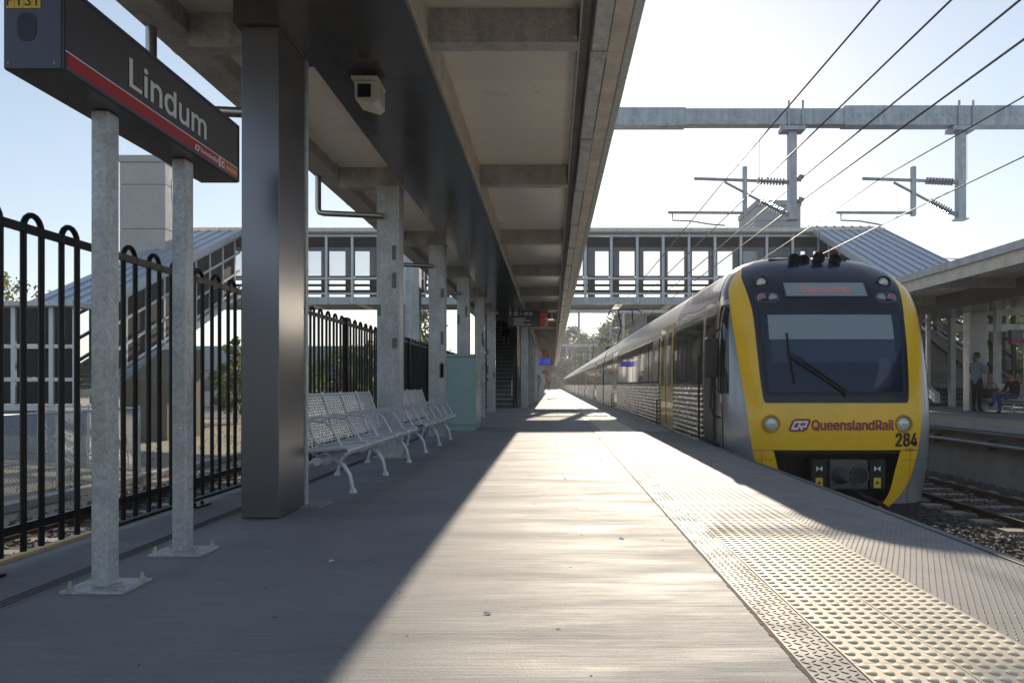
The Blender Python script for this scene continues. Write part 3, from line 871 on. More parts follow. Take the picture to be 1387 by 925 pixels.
def picto(b):
    # arrow, three round pictograms and text bars
    x = -1.27
    b.box(x-.012, WY-.004, 2.93, x+.012, WY-.002, 3.04)
    b.add([(x-.05,WY-.004,2.99),(x+.05,WY-.004,2.99),(x,WY-.004,3.06)], [(0,1,2)])
for i in range(1): part('arrow', sign_white, picto, t)
for k, x in enumerate((-1.10, -.95, -.80, -.66)):
    c = part('pictogram', sign_white if k != 1 else pbr('access_blue', (.03,.10,.45), .4), lambda b: b.disc((x, WY-.001, 2.99), (0,-1,0), .055, .055, .003, 16), t)
    part('pictogram_figure', sign_dark if k != 1 else sign_white, lambda b: b.disc((x, WY-.0041, 2.985), (0,-1,0), .030, .030, .001, 5+k), c)
for k in range(4):
    part('text_line', sign_white, lambda b: b.box(-1.17, WY-.003, 2.83-.06*k, -1.17+[.36,.50,.30,.54][k], WY-.001, 2.852-.06*k), t)
t = thing('equipment_housing', 'dark boxed beam hanging under the soffit above the direction sign', 'housing', (-.5, 23, 3.1))
part('box', bulk_gloss, lambda b: b.box(-1.25, 23.0, 2.93, .05, 23.5, 3.12), t)
part('inner_panel', cream, lambda b: b.box(-.05, 22.995, 2.95, .02, 22.999, 3.10), t)
# blue screens and far signs
scr = pbr('screen_blue', (.01,.02,.2), .2, 0, emit=((.03,.05,.75), .35))
scr2 = pbr('screen_blue_dim', (.02,.03,.15), .2, 0, emit=((.06,.08,.50), .25))
t = thing('passenger_display', 'pair of blue passenger information screens hung far along the platform', 'screen', (-.6, 52, 2.3))
part('case', ink, lambda b: b.box(-1.30, 52, 2.27, -.05, 52.15, 2.75), t)
part('screen', scr, lambda b: b.box(-1.27, 51.99, 2.32, -.78, 51.998, 2.72), t)
part('screen', scr2, lambda b: b.box(-.70, 51.99, 2.32, -.10, 51.998, 2.72), t)
for x in (-1.0, -.35): part('hanger', dark_clad, lambda b: b.box(x-.03, 52.05, 2.75, x+.03, 52.1, 3.36), t)
t = thing('platform_number_sign', 'small orange platform sign hung above the blue screens', 'sign', (-.5, 47, 2.8))
part('board', sign_orange, lambda b: b.box(-.62, 47, 2.72, -.36, 47.08, 3.12), t)
flat_text('numeral', '1', -.49, 2.80, .2, sign_white, 46.99, t)
part('hanger', dark_clad, lambda b: b.box(-.51, 47.02, 3.12, -.47, 47.06, 3.36), t)
t = thing('platform_number_sign', 'long low orange sign board hung beyond the blue screens', 'sign', (-.5, 64, 2.3))
part('board', sign_orange, lambda b: b.box(-1.02, 64, 1.83, -.32, 64.1, 2.12), t)
for x in (-.9, -.45): part('hanger', dark_clad, lambda b: b.box(x-.02, 64.03, 2.12, x+.02, 64.07, 3.36), t)

# ================================================================== FOOTBRIDGE
BY0, BY1 = 35.0, 37.6       # near and far face
BZ0, BZ1 = 4.70, 8.28
dark_frame = pbr('bridge_dark_frame', (.035,.036,.04), .5, .2)
mesh_dark = pbr('bridge_screen_dark', (.010,.011,.015), .5, 0, spec=.08)
mesh_pane = clear_glass('bridge_pane', (.40,.43,.47), .20)
bridge = thing('footbridge', 'enclosed steel footbridge with glazed bays crossing over the tracks', 'footbridge', (0, 36.3, 4.7))
BX0, BX1 = -17.2, 15.7
def bp(name, mat, fn, parent=bridge, **kw): return part(name, mat, fn, parent, **kw)
bp('deck', conc_wall, lambda b: b.box(BX0, BY0+.12, 4.78, BX1, BY1-.12, 5.0))
bp('edge_girder', galv, lambda b: b.box(BX0, BY0, 4.72, BX1, BY0+.12, 5.08))
bp('edge_girder', galv_dull, lambda b: b.box(BX0, BY1-.12, 4.72, BX1, BY1, 5.08))
bp('roof', roof_sheet, lambda b: b.box(BX0-.2, BY0-.28, 8.12, BX1+.2, BY1+.25, 8.28))
bp('gutter', cream_dirty, lambda b: b.box(BX0-.2, BY0-.36, 8.16, BX1+.2, BY0-.285, 8.34))
bp('ceiling', cream, lambda b: b.box(BX0, BY0+.1, 8.04, BX1, BY1-.1, 8.115))
bp('top_rail', white_steel, lambda b: b.box(BX0, BY0-.02, 7.98, BX1, BY0+.08, 8.10))
bp('mid_rail', white_steel, lambda b: b.box(BX0, BY0-.015, 5.93, BX1, BY0+.06, 6.02))
bp('low_rail', white_steel, lambda b: b.box(BX0, BY0-.015, 5.19, BX1, BY0+.06, 5.28))
bp('handrail', dark_frame, lambda b: b.box(BX0, BY0+.25, 5.62, BX1, BY0+.32, 5.70))
bp('handrail', dark_frame, lambda b: b.box(BX0, BY1-.32, 5.55, BX1, BY1-.25, 5.72))
bp('far_rail', dark_frame, lambda b: b.box(BX0, BY1-.12, 5.93, BX1, BY1-.06, 6.05))
p = MB(); p.box(-.06, BY0-.05, 4.75, .06, BY0+.07, 8.12); post_b = p.mesh('post', white_steel)
p = MB(); p.box(-.19, BY1-.2, 5.0, .19, BY1-.02, 8.04); fpost_b = p.mesh('far_post', dark_frame)
p = MB(); p.box(.065, BY0+.02, 7.48, 1.185, BY0+.045, 7.97); band_b = p.mesh('dark_panel', mesh_dark)
p = MB(); p.box(.065, BY0+.02, 6.06, .125, BY0+.045, 7.48); p.box(1.125, BY0+.02, 6.06, 1.185, BY0+.045, 7.48); p.box(.125, BY0+.02, 6.025, 1.125, BY0+.045, 6.10); frame_b = p.mesh('pane_frame', dark_frame)
p = MB(); p.box(.125, BY0+.028, 6.10, 1.125, BY0+.034, 7.48); pane_b = p.mesh('pane', mesh_pane)
p = MB(); p.box(.065, BY0+.02, 5.285, .10, BY0+.045, 5.925); p.box(1.15, BY0+.02, 5.285, 1.185, BY0+.045, 5.925); p.box(.10, BY0+.02, 5.285, 1.15, BY0+.045, 5.33); p.box(.10, BY0+.02, 5.88, 1.15, BY0+.045, 5.925); lframe_b = p.mesh('low_frame', dark_frame)
p = MB(); p.box(.2, BY0+.1, 4.71, .55, BY1-.1, 4.775); joist_b = p.mesh('joist', cream)
p = MB(); p.box(.0, BY1-.06, 7.75, 1.25, BY1-.03, 8.04); fband_b = p.mesh('dark_panel', mesh_dark)
n = int((BX1-BX0)/1.25)
for i in range(n+1):
    x = BX0 + .05 + i*1.25
    inst('post', post_b, (x, 0, 0), bridge)
    inst('far_post', fpost_b, (x+.42, 0, 0), bridge)
    if i < n:
        inst('dark_panel', band_b, (x, 0, 0), bridge); inst('pane_frame', frame_b, (x, 0, 0), bridge); inst('pane', pane_b, (x, 0, 0), bridge)
        inst('low_frame', lframe_b, (x, 0, 0), bridge)
        inst('dark_panel', fband_b, (x, 0, 0), bridge)
        if i % 2 == 0: inst('joist', joist_b, (x, 0, 0), bridge)
# soffit light fittings seen through the glazing
for x in (-11, -6, 1.5, 5.5, 9.5): bp('ceiling_light', cream, lambda b: b.box(x, BY0+1.0, 7.86, x+1.3, BY0+1.15, 7.93))
for x, w in ((-7.65, .55), (-2.0, .5), (10.6, .6)):
    bp('pier', pbr('pier_paint', (.20,.21,.26), .5, .1, var=(2,.1)), lambda b: b.box(x, BY0+.6, -1.3 if x > 2.3 or x < -2.6 else 0, x+w, BY0+1.5, 4.7))

# lift towers
def tower(name, label, x0, x1, y0, y1, ztop, ventside):
    t = thing(name, label, 'lift tower', ((x0+x1)/2, (y0+y1)/2, -1.3), 'concrete lift towers')
    zs = [-1.3, .9, 3.1, 5.3, 7.5, 9.4]
    zs = [z for z in zs if z < ztop-.8] + [ztop-.3]
    for a, c in zip(zs, zs[1:]):
        part('wall_panel', conc_tower, lambda b: b.box(x0, y0, a+.012, x1, y1, c-.012), t, bevel=.012)
    part('core', under_black, lambda b: b.box(x0+.03, y0+.03, -1.3, x1-.03, y1-.03, ztop-.32), t)
    part('parapet', conc_tower, lambda b: b.box(x0-.04, y0-.04, ztop-.29, x1+.04, y1+.04, ztop), t, bevel=.012)
    xs = x1 if ventside > 0 else x0
    v = part('vent', white_steel, lambda b: b.box(xs-.012, y0+.55, ztop-1.75, xs+.012, y0+1.75, ztop-.85), t)
    for k in range(5):
        z = ztop-1.68+k*.17
        part('louvre', ink, lambda b: b.box(xs+ventside*.013-.003, y0+.62, z, xs+ventside*.013+.003, y0+1.68, z+.09), v)
    return t
tower('lift_tower', 'tall grey concrete lift tower behind the station name sign', -18.5, -16.55, 31.0, 33.2, 10.65, 1)
tower('lift_tower', 'grey concrete lift tower top rising above the bridge over the train', 10.66, 12.95, 37.8, 41.4, 10.45, -1)

# covered stairs descending toward the viewer
def covered_stair(label, x0, x1, ylo, zlo, yhi, zhi, face_x, zdeck_lo):
    t = thing('covered_stair', label, 'staircase', ((x0+x1)/2, ylo, -1.3), 'covered stairs down from the footbridge')
    sl = (zhi-zlo)/(yhi-ylo)
    def zr(y): return zlo + sl*(y-ylo)
    def strip(b, xa, xb, dz0, dz1, ya, yb):
        b.add([(xa,ya,zr(ya)+dz0),(xb,ya,zr(ya)+dz0),(xb,yb,zr(yb)+dz0),(xa,yb,zr(yb)+dz0),(xa,ya,zr(ya)+dz1),(xb,ya,zr(ya)+dz1),(xb,yb,zr(yb)+dz1),(xa,yb,zr(yb)+dz1)],
              [(3,2,1,0),(4,5,6,7),(0,1,5,4),(1,2,6,5),(2,3,7,6),(3,0,4,7)])
    n = max(5, int((x1-x0+.5)/.42)); w = (x1-x0+.5)/n
    for k in range(n):
        xa = x0-.25+k*w
        o = part('roof_sheet', roof_sheet, lambda b: strip(b, xa, xa+w-.004, 0, .045, ylo-.5, yhi+.4), t)
        part('roof_rib', roof_sheet, lambda b: strip(b, xa+w-.05, xa+w+.0, .0452, .10, ylo-.5, yhi+.4), o)
    part('verge', white_steel, lambda b: strip(b, face_x-.06+(.3 if face_x==x1 else -.2), face_x+.06+(.2 if face_x==x1 else -.3), -.16, .11, ylo-.52, yhi+.42), t)
    part('eave_gutter', galv, lambda b: b.box(x0-.35, ylo-.66, zr(ylo-.5)-.14, x1+.35, ylo-.51, zr(ylo-.5)+.02), t)
    part('ceiling', cream, lambda b: strip(b, x0, x1, -.1, -.04, ylo-.4, yhi), t)
    H = 3.0
    # posts and diagonal rails on the seen face and the hidden face
    for fx in (x0, x1):
        m = white_steel if fx == face_x else dark_frame
        for k in range(int((yhi-ylo)/1.25)+1):
            y = ylo + k*1.25
            part('post', m, lambda b: b.box(fx-.06, y-.05, zr(y)-H-.2, fx+.06, y+.05, zr(y)-.12), t)
        for dz in (-.28, -1.05, -1.95, -2.75):
            part('diagonal_rail', m, lambda b: strip(b, fx-.05, fx+.05, dz-.07, dz+.03, ylo, yhi), t)
        part('stringer', m, lambda b: strip(b, fx-.09, fx+.09, -H-.25, -H+.05, ylo-.6, yhi), t)
    for k in range(int((yhi-ylo)/1.25)):
        y = ylo + k*1.25
        for dz0, dz1 in ((-1.02, -.36), (-1.90, -1.13), (-2.70, -2.03)):
            part('screen_panel', mesh_dark, lambda b: strip(b, face_x-.015, face_x+.015, dz0, dz1, y+.055, y+1.195), t)
    # treads
    nst = int((zr(yhi)-H - (zr(ylo)-H))/.17)
    for k in range(nst):
        y = ylo + (yhi-ylo)*k/nst; z = zr(y)-H
        part('tread', conc_wall, lambda b: b.box(x0+.1, y, z-.02, x1-.1, y+(yhi-ylo)/nst+.03, z+.14), t)
    return t
covered_stair('long covered stair with ribbed roof beyond the black fence on the street side', -17.1, -15.1, 24.4, 3.72, 35.0, 8.30, -15.1, 0)
covered_stair('covered stair roof sloping down to the far platform behind the train', 12.75, 15.65, 24.6, 3.75, 35.0, 8.34, 12.75, 0)

# street-side stair landing enclosure and supports
t = thing('stair_landing', 'screened landing with pale frame grid at the foot of the street-side stair', 'enclosure', (-18.5, 23, -1.1))
part('roof', galv, lambda b: b.box(-24, 22.6, 3.30, -14.95, 23.75, 3.45), t)
part('base_wall', pbr('landing_base', (.17,.19,.24), .7, 0, var=(2,.15)), lambda b: b.box(-24, 23.0, -1.2, -15.0, 24.2, .02), t)
part('floor_edge', white_steel, lambda b: b.box(-24, 22.93, .022, -15.0, 23.1, .22), t)
for x in (-23.6, -22.2, -20.8, -19.4, -18.0, -17.05, -15.85, -15.1):
    part('post', white_steel, lambda b: b.box(x-.07, 22.92, .222, x+.07, 23.06, 3.298), t)
for z in (.95, 2.0): part('rail', white_steel, lambda b: b.box(-24, 22.935, z, -15.04, 23.05, z+.11), t)
for xa, xb in zip((-23.6, -22.2, -20.8, -19.4, -18.0, -17.05, -15.85), (-22.2, -20.8, -19.4, -18.0, -17.05, -15.85, -15.1)):
    for z0, z1 in ((.24, .94), (1.07, 1.99), (2.12, 3.28)):
        part('screen_panel', mesh_dark, lambda b: b.box(xa+.09, 22.97, z0, xb-.09, 23.0, z1), t)
t = thing('stair_pier', 'olive brown concrete support wall under the street-side stair', 'wall', (-14.2, 26.5, -1.3))
part('wall', pbr('olive_pier', (.20,.17,.12), .8, 0, var=(1.5,.2)), lambda b: b.prism([(25.5,-1.2),(28.0,-1.2),(28.0,2.2),(25.5,1.0)], 'x', -15.0, -13.55), t)

# staircase on this platform
t = thing('platform_stair', 'dark stair flight climbing from the platform under the canopy to the bridge', 'staircase', (-2.0, 26, 0))
stair_steel = pbr('stair_riser', (.11,.11,.105), .6, .2, var=(4,.2))
nose_m = pbr('stair_nosing', (.42,.40,.36), .5)
SR, SG = .163, .325
for k in range(29):
    y = 26.0 + k*SG
    o = part('step', stair_steel, lambda b: b.box(-2.55, y, SR*k+.002, -1.42, y+SG+.02, SR*(k+1)), t)
    part('nosing', nose_m, lambda b: b.box(-2.54, y-.012, SR*(k+1)-.018, -1.43, y+.045, SR*(k+1)+.004), o)
for x in (-2.60, -1.38):
    part('stringer', dark_frame, lambda b: b.bar((x, 25.9, .1), (x, 26+29*SG, .1+29*SR), .06, .4), t)
    part('handrail', stainless_brushed, lambda b: b.tube([(x+.05*(1 if x < -2 else -1),25.7,.45),(x+.05*(1 if x < -2 else -1),25.7,.92),(x+.05*(1 if x < -2 else -1),26,.98),(x+.05*(1 if x < -2 else -1),26+29*SG,.98+29*SR)], .022, 8), t, smooth=True)
for k in range(7):
    y = 26.3 + k*1.3
    part('side_panel', mesh_dark, lambda b: b.box(-2.72, y, 0.01, -2.68, y+1.22, 7.2), t)
    part('side_panel', mesh_dark, lambda b: b.box(-1.30, y, 0.01, -1.27, y+1.22, 7.2), t)
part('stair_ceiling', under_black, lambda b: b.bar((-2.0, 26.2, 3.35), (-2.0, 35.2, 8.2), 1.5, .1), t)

# ================================================================== FAR PLATFORM THINGS
fc = thing('far_platform_canopy', 'canopy over the far platform seen to the right of the train', 'canopy', (11.8, 15, .1))
def fcp(name, mat, fn, parent=fc, **kw): return part(name, mat, fn, parent, **kw)
FY0, FY1 = 2.0, 26.4
fcp('roof', roof_sheet, lambda b: b.prism([(8.75,3.42),(12.2,3.62),(16.2,3.75),(16.2,3.82),(8.75,3.50)], 'y', FY0, FY1))
fcp('fascia', cream_dirty, lambda b: b.box(8.72, FY0, 3.10, 8.80, FY1, 3.46))
fcp('edge_gutter', galv, lambda b: b.box(8.66, FY0, 3.36, 8.715, FY1, 3.52))
for k in range(14):
    y = FY0 + k*1.74
    fcp('soffit_panel', cream, lambda b: b.box(8.82, y+.005, 3.30, 10.7, y+1.735, 3.33))
    fcp('soffit_panel', cream, lambda b: b.box(12.1, y+.005, 3.42, 16.0, y+1.735, 3.45))
for k in range(7):
    y = FY0 + .8 + k*3.47
    fcp('cross_beam', galv_dull, lambda b: b.box(8.82, y, 3.08, 10.68, y+.14, 3.295))
    fcp('cross_beam', galv_dull, lambda b: b.box(12.12, y, 3.10, 16.0, y+.14, 3.415))
    fcp('light_fitting', pbr('batten_light', (.75,.75,.72), .4), lambda b: b.box(9.3, y+1.2, 3.20, 9.42, y+2.6, 3.27))
for k in range(7):
    y = FY0 + k*3.47
    fcp('bulkhead_panel', bulk_gloss, lambda b: b.box(10.72, y+.004, 2.86, 12.05, y+3.466, 3.40))
for k, y in enumerate((6.2, 9.7, 13.2, 16.7, 20.3, 23.9)):
    cl = fcp('column_cladding', dark_clad if k < 5 else galv, lambda b: b.box(11.72, y, .105, 12.18, y+.3, 2.86), bevel=.005)
    fcp('cladding_edge', galv, lambda b: b.box(11.66, y-.015, .105, 11.718, y+.28, 2.86), cl)
for (x, y) in ((13.35, 21.8), (13.2, 24.0), (13.72, 25.0)):
    fcp('post', galv, lambda b: b.box(x, y, .105, x+.16, y+.16, 3.4))
fcp('tie_beam', galv, lambda b: b.box(12.9, 24.2, 2.62, 16, 24.35, 2.86))
# far stair flight
t = thing('platform_stair', 'stair flight rising from the far platform behind its columns', 'staircase', (14, 25, .1))
for k in range(28):
    y = 25.2 + k*.335
    o = part('step', stair_steel, lambda b: b.box(12.95, y, .1+SR*k+.002, 15.45, y+.355, .1+SR*(k+1)), t)
    part('nosing', nose_m, lambda b: b.box(12.96, y-.012, .1+SR*(k+1)-.018, 15.44, y+.045, .1+SR*(k+1)+.004), o)
part('handrail', black_paint, lambda b: b.bar((14.75, 25.0, 1.0), (14.75, 34.5, 5.6), .06, .12), t)
part('handrail', black_paint, lambda b: b.bar((12.9, 25.0, 1.0), (12.9, 34.5, 5.6), .06, .12), t)
part('stringer', black_paint, lambda b: b.bar((15.5, 25.0, .15), (15.5, 34.5, 4.7), .08, .4), t)
# glazed waiting shelter panels / dark frames behind the column
t = thing('glass_screen', 'dark framed glass screen at the back of the far platform', 'screen', (14.5, 27, .1))
for k in range(5):
    x = 16.0; y = 18.5 + k*1.8
    fr = part('frame', black_paint, lambda b: (b.box(x, y, .11, x+.08, y+.08, 3.3), b.box(x, y+.08, .11, x+.08, y+1.8, .22), b.box(x, y+.08, 1.25, x+.08, y+1.8, 1.36), b.box(x, y+.08, 2.4, x+.08, y+1.8, 2.5)), t)
    part('pane', mesh_pane, lambda b: b.box(x+.03, y+.09, .23, x+.04, y+1.79, 2.39), fr)
# hoop fence at the back of the far platform
f2 = thing('hoop_top_fence', 'black hoop-topped fence at the back of the far platform', 'fence', (15.6, 15, .1))
for k in range(12):
    y = 9 + k*1.9
    inst('fence_post', post_me, (16.3, y, .1), f2)
    for q in range(7): inst('hoop', hoop_me, (16.3, y + .95 + (q-3)*.2662, .1), f2)
    part('top_rail', black_paint, lambda b: b.box(16.29, y+.033, 1.653, 16.31, y+1.867, 1.693), f2)
    part('bottom_rail', black_paint, lambda b: b.box(16.29, y+.033, .24, 16.31, y+1.867, .28), f2)
# far name sign
t = thing('station_name_sign', 'dark name board with red stripe above the far platform seats, cut by the frame', 'sign', (14.3, 21, .1))
part('board', sign_dark, lambda b: b.box(13.62, 21.5, 2.06, 15.6, 21.7, 2.47), t)
part('red_stripe', sign_red, lambda b: b.box(13.62, 21.493, 2.07, 15.6, 21.499, 2.16), t)
for x in (14.06, 15.2): part('post', galv, lambda b: b.box(x, 21.55, .105, x+.1, 21.65, 2.055), t)
flat_text('lettering', 'Lindum', 13.96, 2.22, .16, sign_white, 21.49, t)
# bench on the far platform
fb = copy_tree(b1); fb.location = (12.35, 19.2, .1); fb.rotation_euler.z = R(180)
fb['label'] = 'silver bench on the far platform with the seated man on it'; fb['group'] = 'benches on the far platform'

# ================================================================== OVERHEAD LINE
def insulator(b, p0, p1):
    p0 = Vector(p0); p1 = Vector(p1); n = 9; pts = []; rs = []
    for i in range(n):
        for q, rr in ((.15,.032),(.30,.085),(.55,.085),(.72,.032)):
            pts.append(p0 + (p1-p0)*((i+q)/n)); rs.append(rr)
    b.tube(pts, rs, 12)
def gantry(label, Y, x0, x1, masts, detail):
    t = thing('overhead_line_gantry', label, 'gantry', ((x0+x1)/2, Y, 6.9), 'steel gantries carrying the overhead wires')
    zb, zt = 6.78, 7.15
    if detail:
        part('beam', galv, lambda b: b.box(x0, Y-.15, zb-.03, 3.05, Y+.15, zt+.02), t, bevel=.008)
        part('beam', galv, lambda b: b.box(3.05, Y-.135, zb, 6.75, Y+.135, zt), t, bevel=.008)
        part('beam', galv, lambda b: b.box(6.68, Y-.155, zb-.02, x1, Y+.155, zt+.06), t, bevel=.008)
        for k in range(26):
            part('bolt', galv_dull, lambda b: b.disc((6.85+k*.16, Y-.156, zt-.16), (0,-1,0), .014, .012, .012, 6), t)
    else:
        part('beam', galv, lambda b: b.box(x0, Y-.15, zb, x1, Y+.15, zt), t)
    for (mx, side, px) in masts:
        m = part('mast', galv, lambda b: b.box(mx-.09, Y-.09, 4.64, mx+.09, Y+.09, zb-.035 if detail else zb-.002), t, bevel=.01)
        if detail:
            part('mast_foot', galv, lambda b: b.box(mx-.13, Y-.13, 4.62, mx+.13, Y+.13, 4.65), m)
            part('mast_head', galv, lambda b: (b.box(mx-.26, Y-.18, zb-.13, mx+.26, Y+.18, zb-.035), b.box(mx-.15, Y-.20, zb-.035, mx-.11, Y-.165, zt+.16), b.box(mx+.17, Y-.20, zb-.035, mx+.21, Y-.165, zt+.16)), m)
        zt1, zt2 = 5.58, 4.92
        # registration arms
        a = part('top_arm', galv, lambda b: b.tube([(mx-2.25, Y, 5.58), (mx-.80, Y, 5.53)], .038, 8), t, smooth=True)
        part('insulator', porcelain, lambda b: insulator(b, (mx-.80,Y,5.53), (mx-.16,Y,5.50)), a, smooth=True)
        part('clamp', galv_dull, lambda b: b.tube([(mx-.18,Y,5.50),(mx-.06,Y,5.50)], .05, 8), a)
        s = part('stay', galv, lambda b: b.tube([(mx-1.55, Y, 5.50), (mx-.72, Y, 5.06)], .030, 8), t, smooth=True)
        part('insulator', porcelain, lambda b: insulator(b, (mx-.72,Y,5.06), (mx-.22,Y,4.80)), s, smooth=True)
        part('clamp', galv_dull, lambda b: b.tube([(mx-.24,Y,4.81),(mx-.06,Y,4.74)], .05, 8), s)
        part('drop_tube', galv, lambda b: b.box(mx-1.13, Y-.05, 4.72, mx-1.04, Y+.05, 5.85), t)
        d = part('steady_arm', galv, lambda b: b.tube([(mx-2.85, Y, 4.80), (mx-1.04, Y, 4.79)], .034, 8), t, smooth=True)
        part('pull_off', galv_dull, lambda b: b.tube([(mx-2.75,Y,4.80),(mx-2.75,Y,4.62),(mx-2.3,Y,4.60),(mx-1.9,Y,4.53),(px,Y,4.50)], .018, 6), d, smooth=True)
        if side:
            for z in (5.62, 5.10):
                part('feeder_insulator', porcelain, lambda b: b.tube([(mx+.09,Y,z-.05),(mx+.17,Y,z-.05),(mx+.19,Y,z),(mx+.26,Y,z),(mx+.27,Y,z)], [.03,.075,.075,.045,.03], 10), m, smooth=True)
    return t
gantry('nearest galvanised gantry beam spanning the tracks in front of the sun', 16.7, -3.2, 13.5, ((5.52, 1, 3.98), (9.4, 0, 7.6)), True)
gantry('gantry beam just beyond the footbridge', 60, -5, 12, ((2.2, 0, 3.9), (5.9, 0, 3.9)), False)
gantry('farthest gantry beam near the hazy trees', 112, -6, 13, ((2.2, 0, 3.9), (5.9, 0, 3.9)), False)
for (gx, gy) in ((-5, 60), (12, 60), (-6, 112), (13, 112), (-3.2, 16.7), (13.5, 16.7)):
    t = thing('gantry_mast', {(-5,60):'left mast of the gantry just beyond the footbridge', (12,60):'right mast of the gantry just beyond the footbridge', (-6,112):'left mast of the farthest gantry', (13,112):'right mast of the farthest gantry', (-3.2,16.7):'left mast of the nearest gantry, behind the hoop fence', (13.5,16.7):'right mast of the nearest gantry, on the far platform'}[(gx,gy)], 'mast', (gx, gy, -1.3), 'gantry masts')
    part('mast', galv, lambda b: b.box(gx-.16, gy-.16, -1.3, gx+.16, gy+.16, 6.74), t)
    part('base', conc_wall, lambda b: b.box(gx-.4, gy-.4, -1.31, gx+.4, gy+.4, -1.0), t)

def wire(label, pts, r):
    b = MB(); b.tube(pts, r, 6)
    o = b.build('overhead_wire', wire_m, None, smooth=True); return tag(o, label, 'wire', 'overhead wires')
def sagline(x, za, zsag, ys, xj=None):
    # supports at ys; parabola between
    out = []
    for a, c in zip(ys, ys[1:]):
        for k in range(12):
            t = k/12; y = a+(c-a)*t; out.append((x, y, za - zsag*4*t*(1-t)))
    out.append((x, ys[-1], za)); return out
SUP = [-30, 16.7, 60, 112, 200]
wire('messenger wire above the train track, topmost thin line', sagline(4.0, 5.58, .10, SUP), .014)
wire('contact wire above the train track', sagline(4.0, 4.70, .02, SUP), .012)
wire('upper thick feeder wire on the mast between the tracks', sagline(5.77, 5.62, .08, SUP), .016)
wire('lower thick feeder wire on the mast between the tracks', sagline(5.77, 5.10, .08, SUP), .016)
wire('messenger wire above the empty track', sagline(7.50, 5.55, .35, SUP), .013)
wire('contact wire above the empty track', sagline(7.65, 4.55, .04, SUP), .012)
# droppers
for x, zt, zb, ysd in ((4.0, 5.56, 4.70, (14.0, 21, 26)), (7.55, 5.45, 4.55, (13.2, 20.5))):
    for y in ysd:
        o = MB().tube([(x,y,zt),(x,y,zb)], .004, 5).build('dropper_wire', wire_m); tag(o, 'thin vertical dropper between the two wires %s, %s' % ('over the train' if x < 5 else 'over the empty track', {14.0:'nearest the viewer', 21:'just past the nearest gantry', 26:'farther along', 13.2:'nearest the viewer', 20.5:'past the nearest gantry'}[y]), 'wire', 'droppers')
# street lamp beyond the far platform
t = thing('street_lamp', 'thin curved street lamp arm rising above the far canopy', 'street lamp', (34.6, 58, -1.3))
part('pole', galv, lambda b: b.tube([(34.9,58,-1.3),(34.9,58,9.6),(34.7,58,10.2),(34.0,58,10.65),(32.6,58,10.9),(30.6,58,10.98)], [.11,.08,.07,.055,.045,.04], 8), t, smooth=True)
part('lamp_head', galv, lambda b: b.box(29.7, 57.85, 10.92, 30.6, 58.15, 11.05), t, bevel=.04)

# ================================================================== TRAIN
XC = 3.65
W_T = [(-.90,1.27),(-.6,1.30),(-.2,1.335),(.3,1.355),(1.2,1.358),(1.7,1.345),(1.95,1.315),(2.15,1.265),(2.33,1.165),(2.48,1.03),(2.60,.82),(2.68,.58),(2.725,.32),(2.742,.08)]
Y_T = [(-.90,9.38),(-.4,9.30),(0,9.26),(.3,9.25),(.6,9.27),(1.2,9.38),(1.77,9.52),(2.0,9.62),(2.2,9.76),(2.40,9.97),(2.55,10.2),(2.66,10.5),(2.742,10.95)]
def wz(z): return smooth_table(W_T, z)
def y0z(z): return smooth_table(Y_T, z)
DN, NN = .58, 3.3
def nose0(x, z):
    """front surface; x is the offset from the centre line"""
    w = wz(z); t = min(.9999, abs(x)/w)
    dn = min(DN, 11.15 - y0z(z)) if y0z(z) > 10.3 else DN
    y = y0z(z) + dn*(1-(1-t**NN)**(1/NN))
    return Vector((XC + x, y, z))
def nose(x, z, off=0.0):
    p = nose0(x, z)
    if not off: return tuple(p)
    e = .004; w = wz(z)*.999
    a = max(-w, x-e); c = min(w, x+e); z1 = min(2.74, z+e)
    n = (nose0(c, z) - nose0(a, z)).cross(nose0(max(-wz(z1)*.999, min(wz(z1)*.999, x)), z1) - nose0(max(-wz(z-e)*.999, min(wz(z-e)*.999, x)), z-e))
    if n.length < 1e-9: return (p.x, p.y-off, p.z)
    n.normalize()
    if n.y > 0: n = -n
    return tuple(p + n*off)
def side(Y, z, off=0.0, s=-1):
    """side surface at distance Y"""
    w = wz(z); y0 = y0z(z)
    if Y >= y0 + DN: x = w
    else:
        q = max(0, (y0 + DN - Y)/DN); x = w*max(0, 1-q**NN)**(1/NN)
    return (XC + s*(x+off), Y, z)
def patch(xl, xr, z0, z1, nx, nz, off):
    """nose patch between boundary functions of z"""
    b = MB()
    zs = frange(z0, z1, nz)
    b.grid(lambda u, z: nose(xl(z) + (xr(z)-xl(z))*u, z, off), frange(0, 1, nx), zs)
    return b
def shell(b_):
    return b_
CARL = 23.2
YN = 9.15

# ---- lead car
car = thing('train_car', 'leading train car with yellow and navy front numbered 284', 'train car', (XC, 12, -1.0), 'cars of the commuter train')
def cp(name, mat, b, parent=car, smooth=True, **kw): return b.build(name, mat, parent, smooth=smooth, **kw)
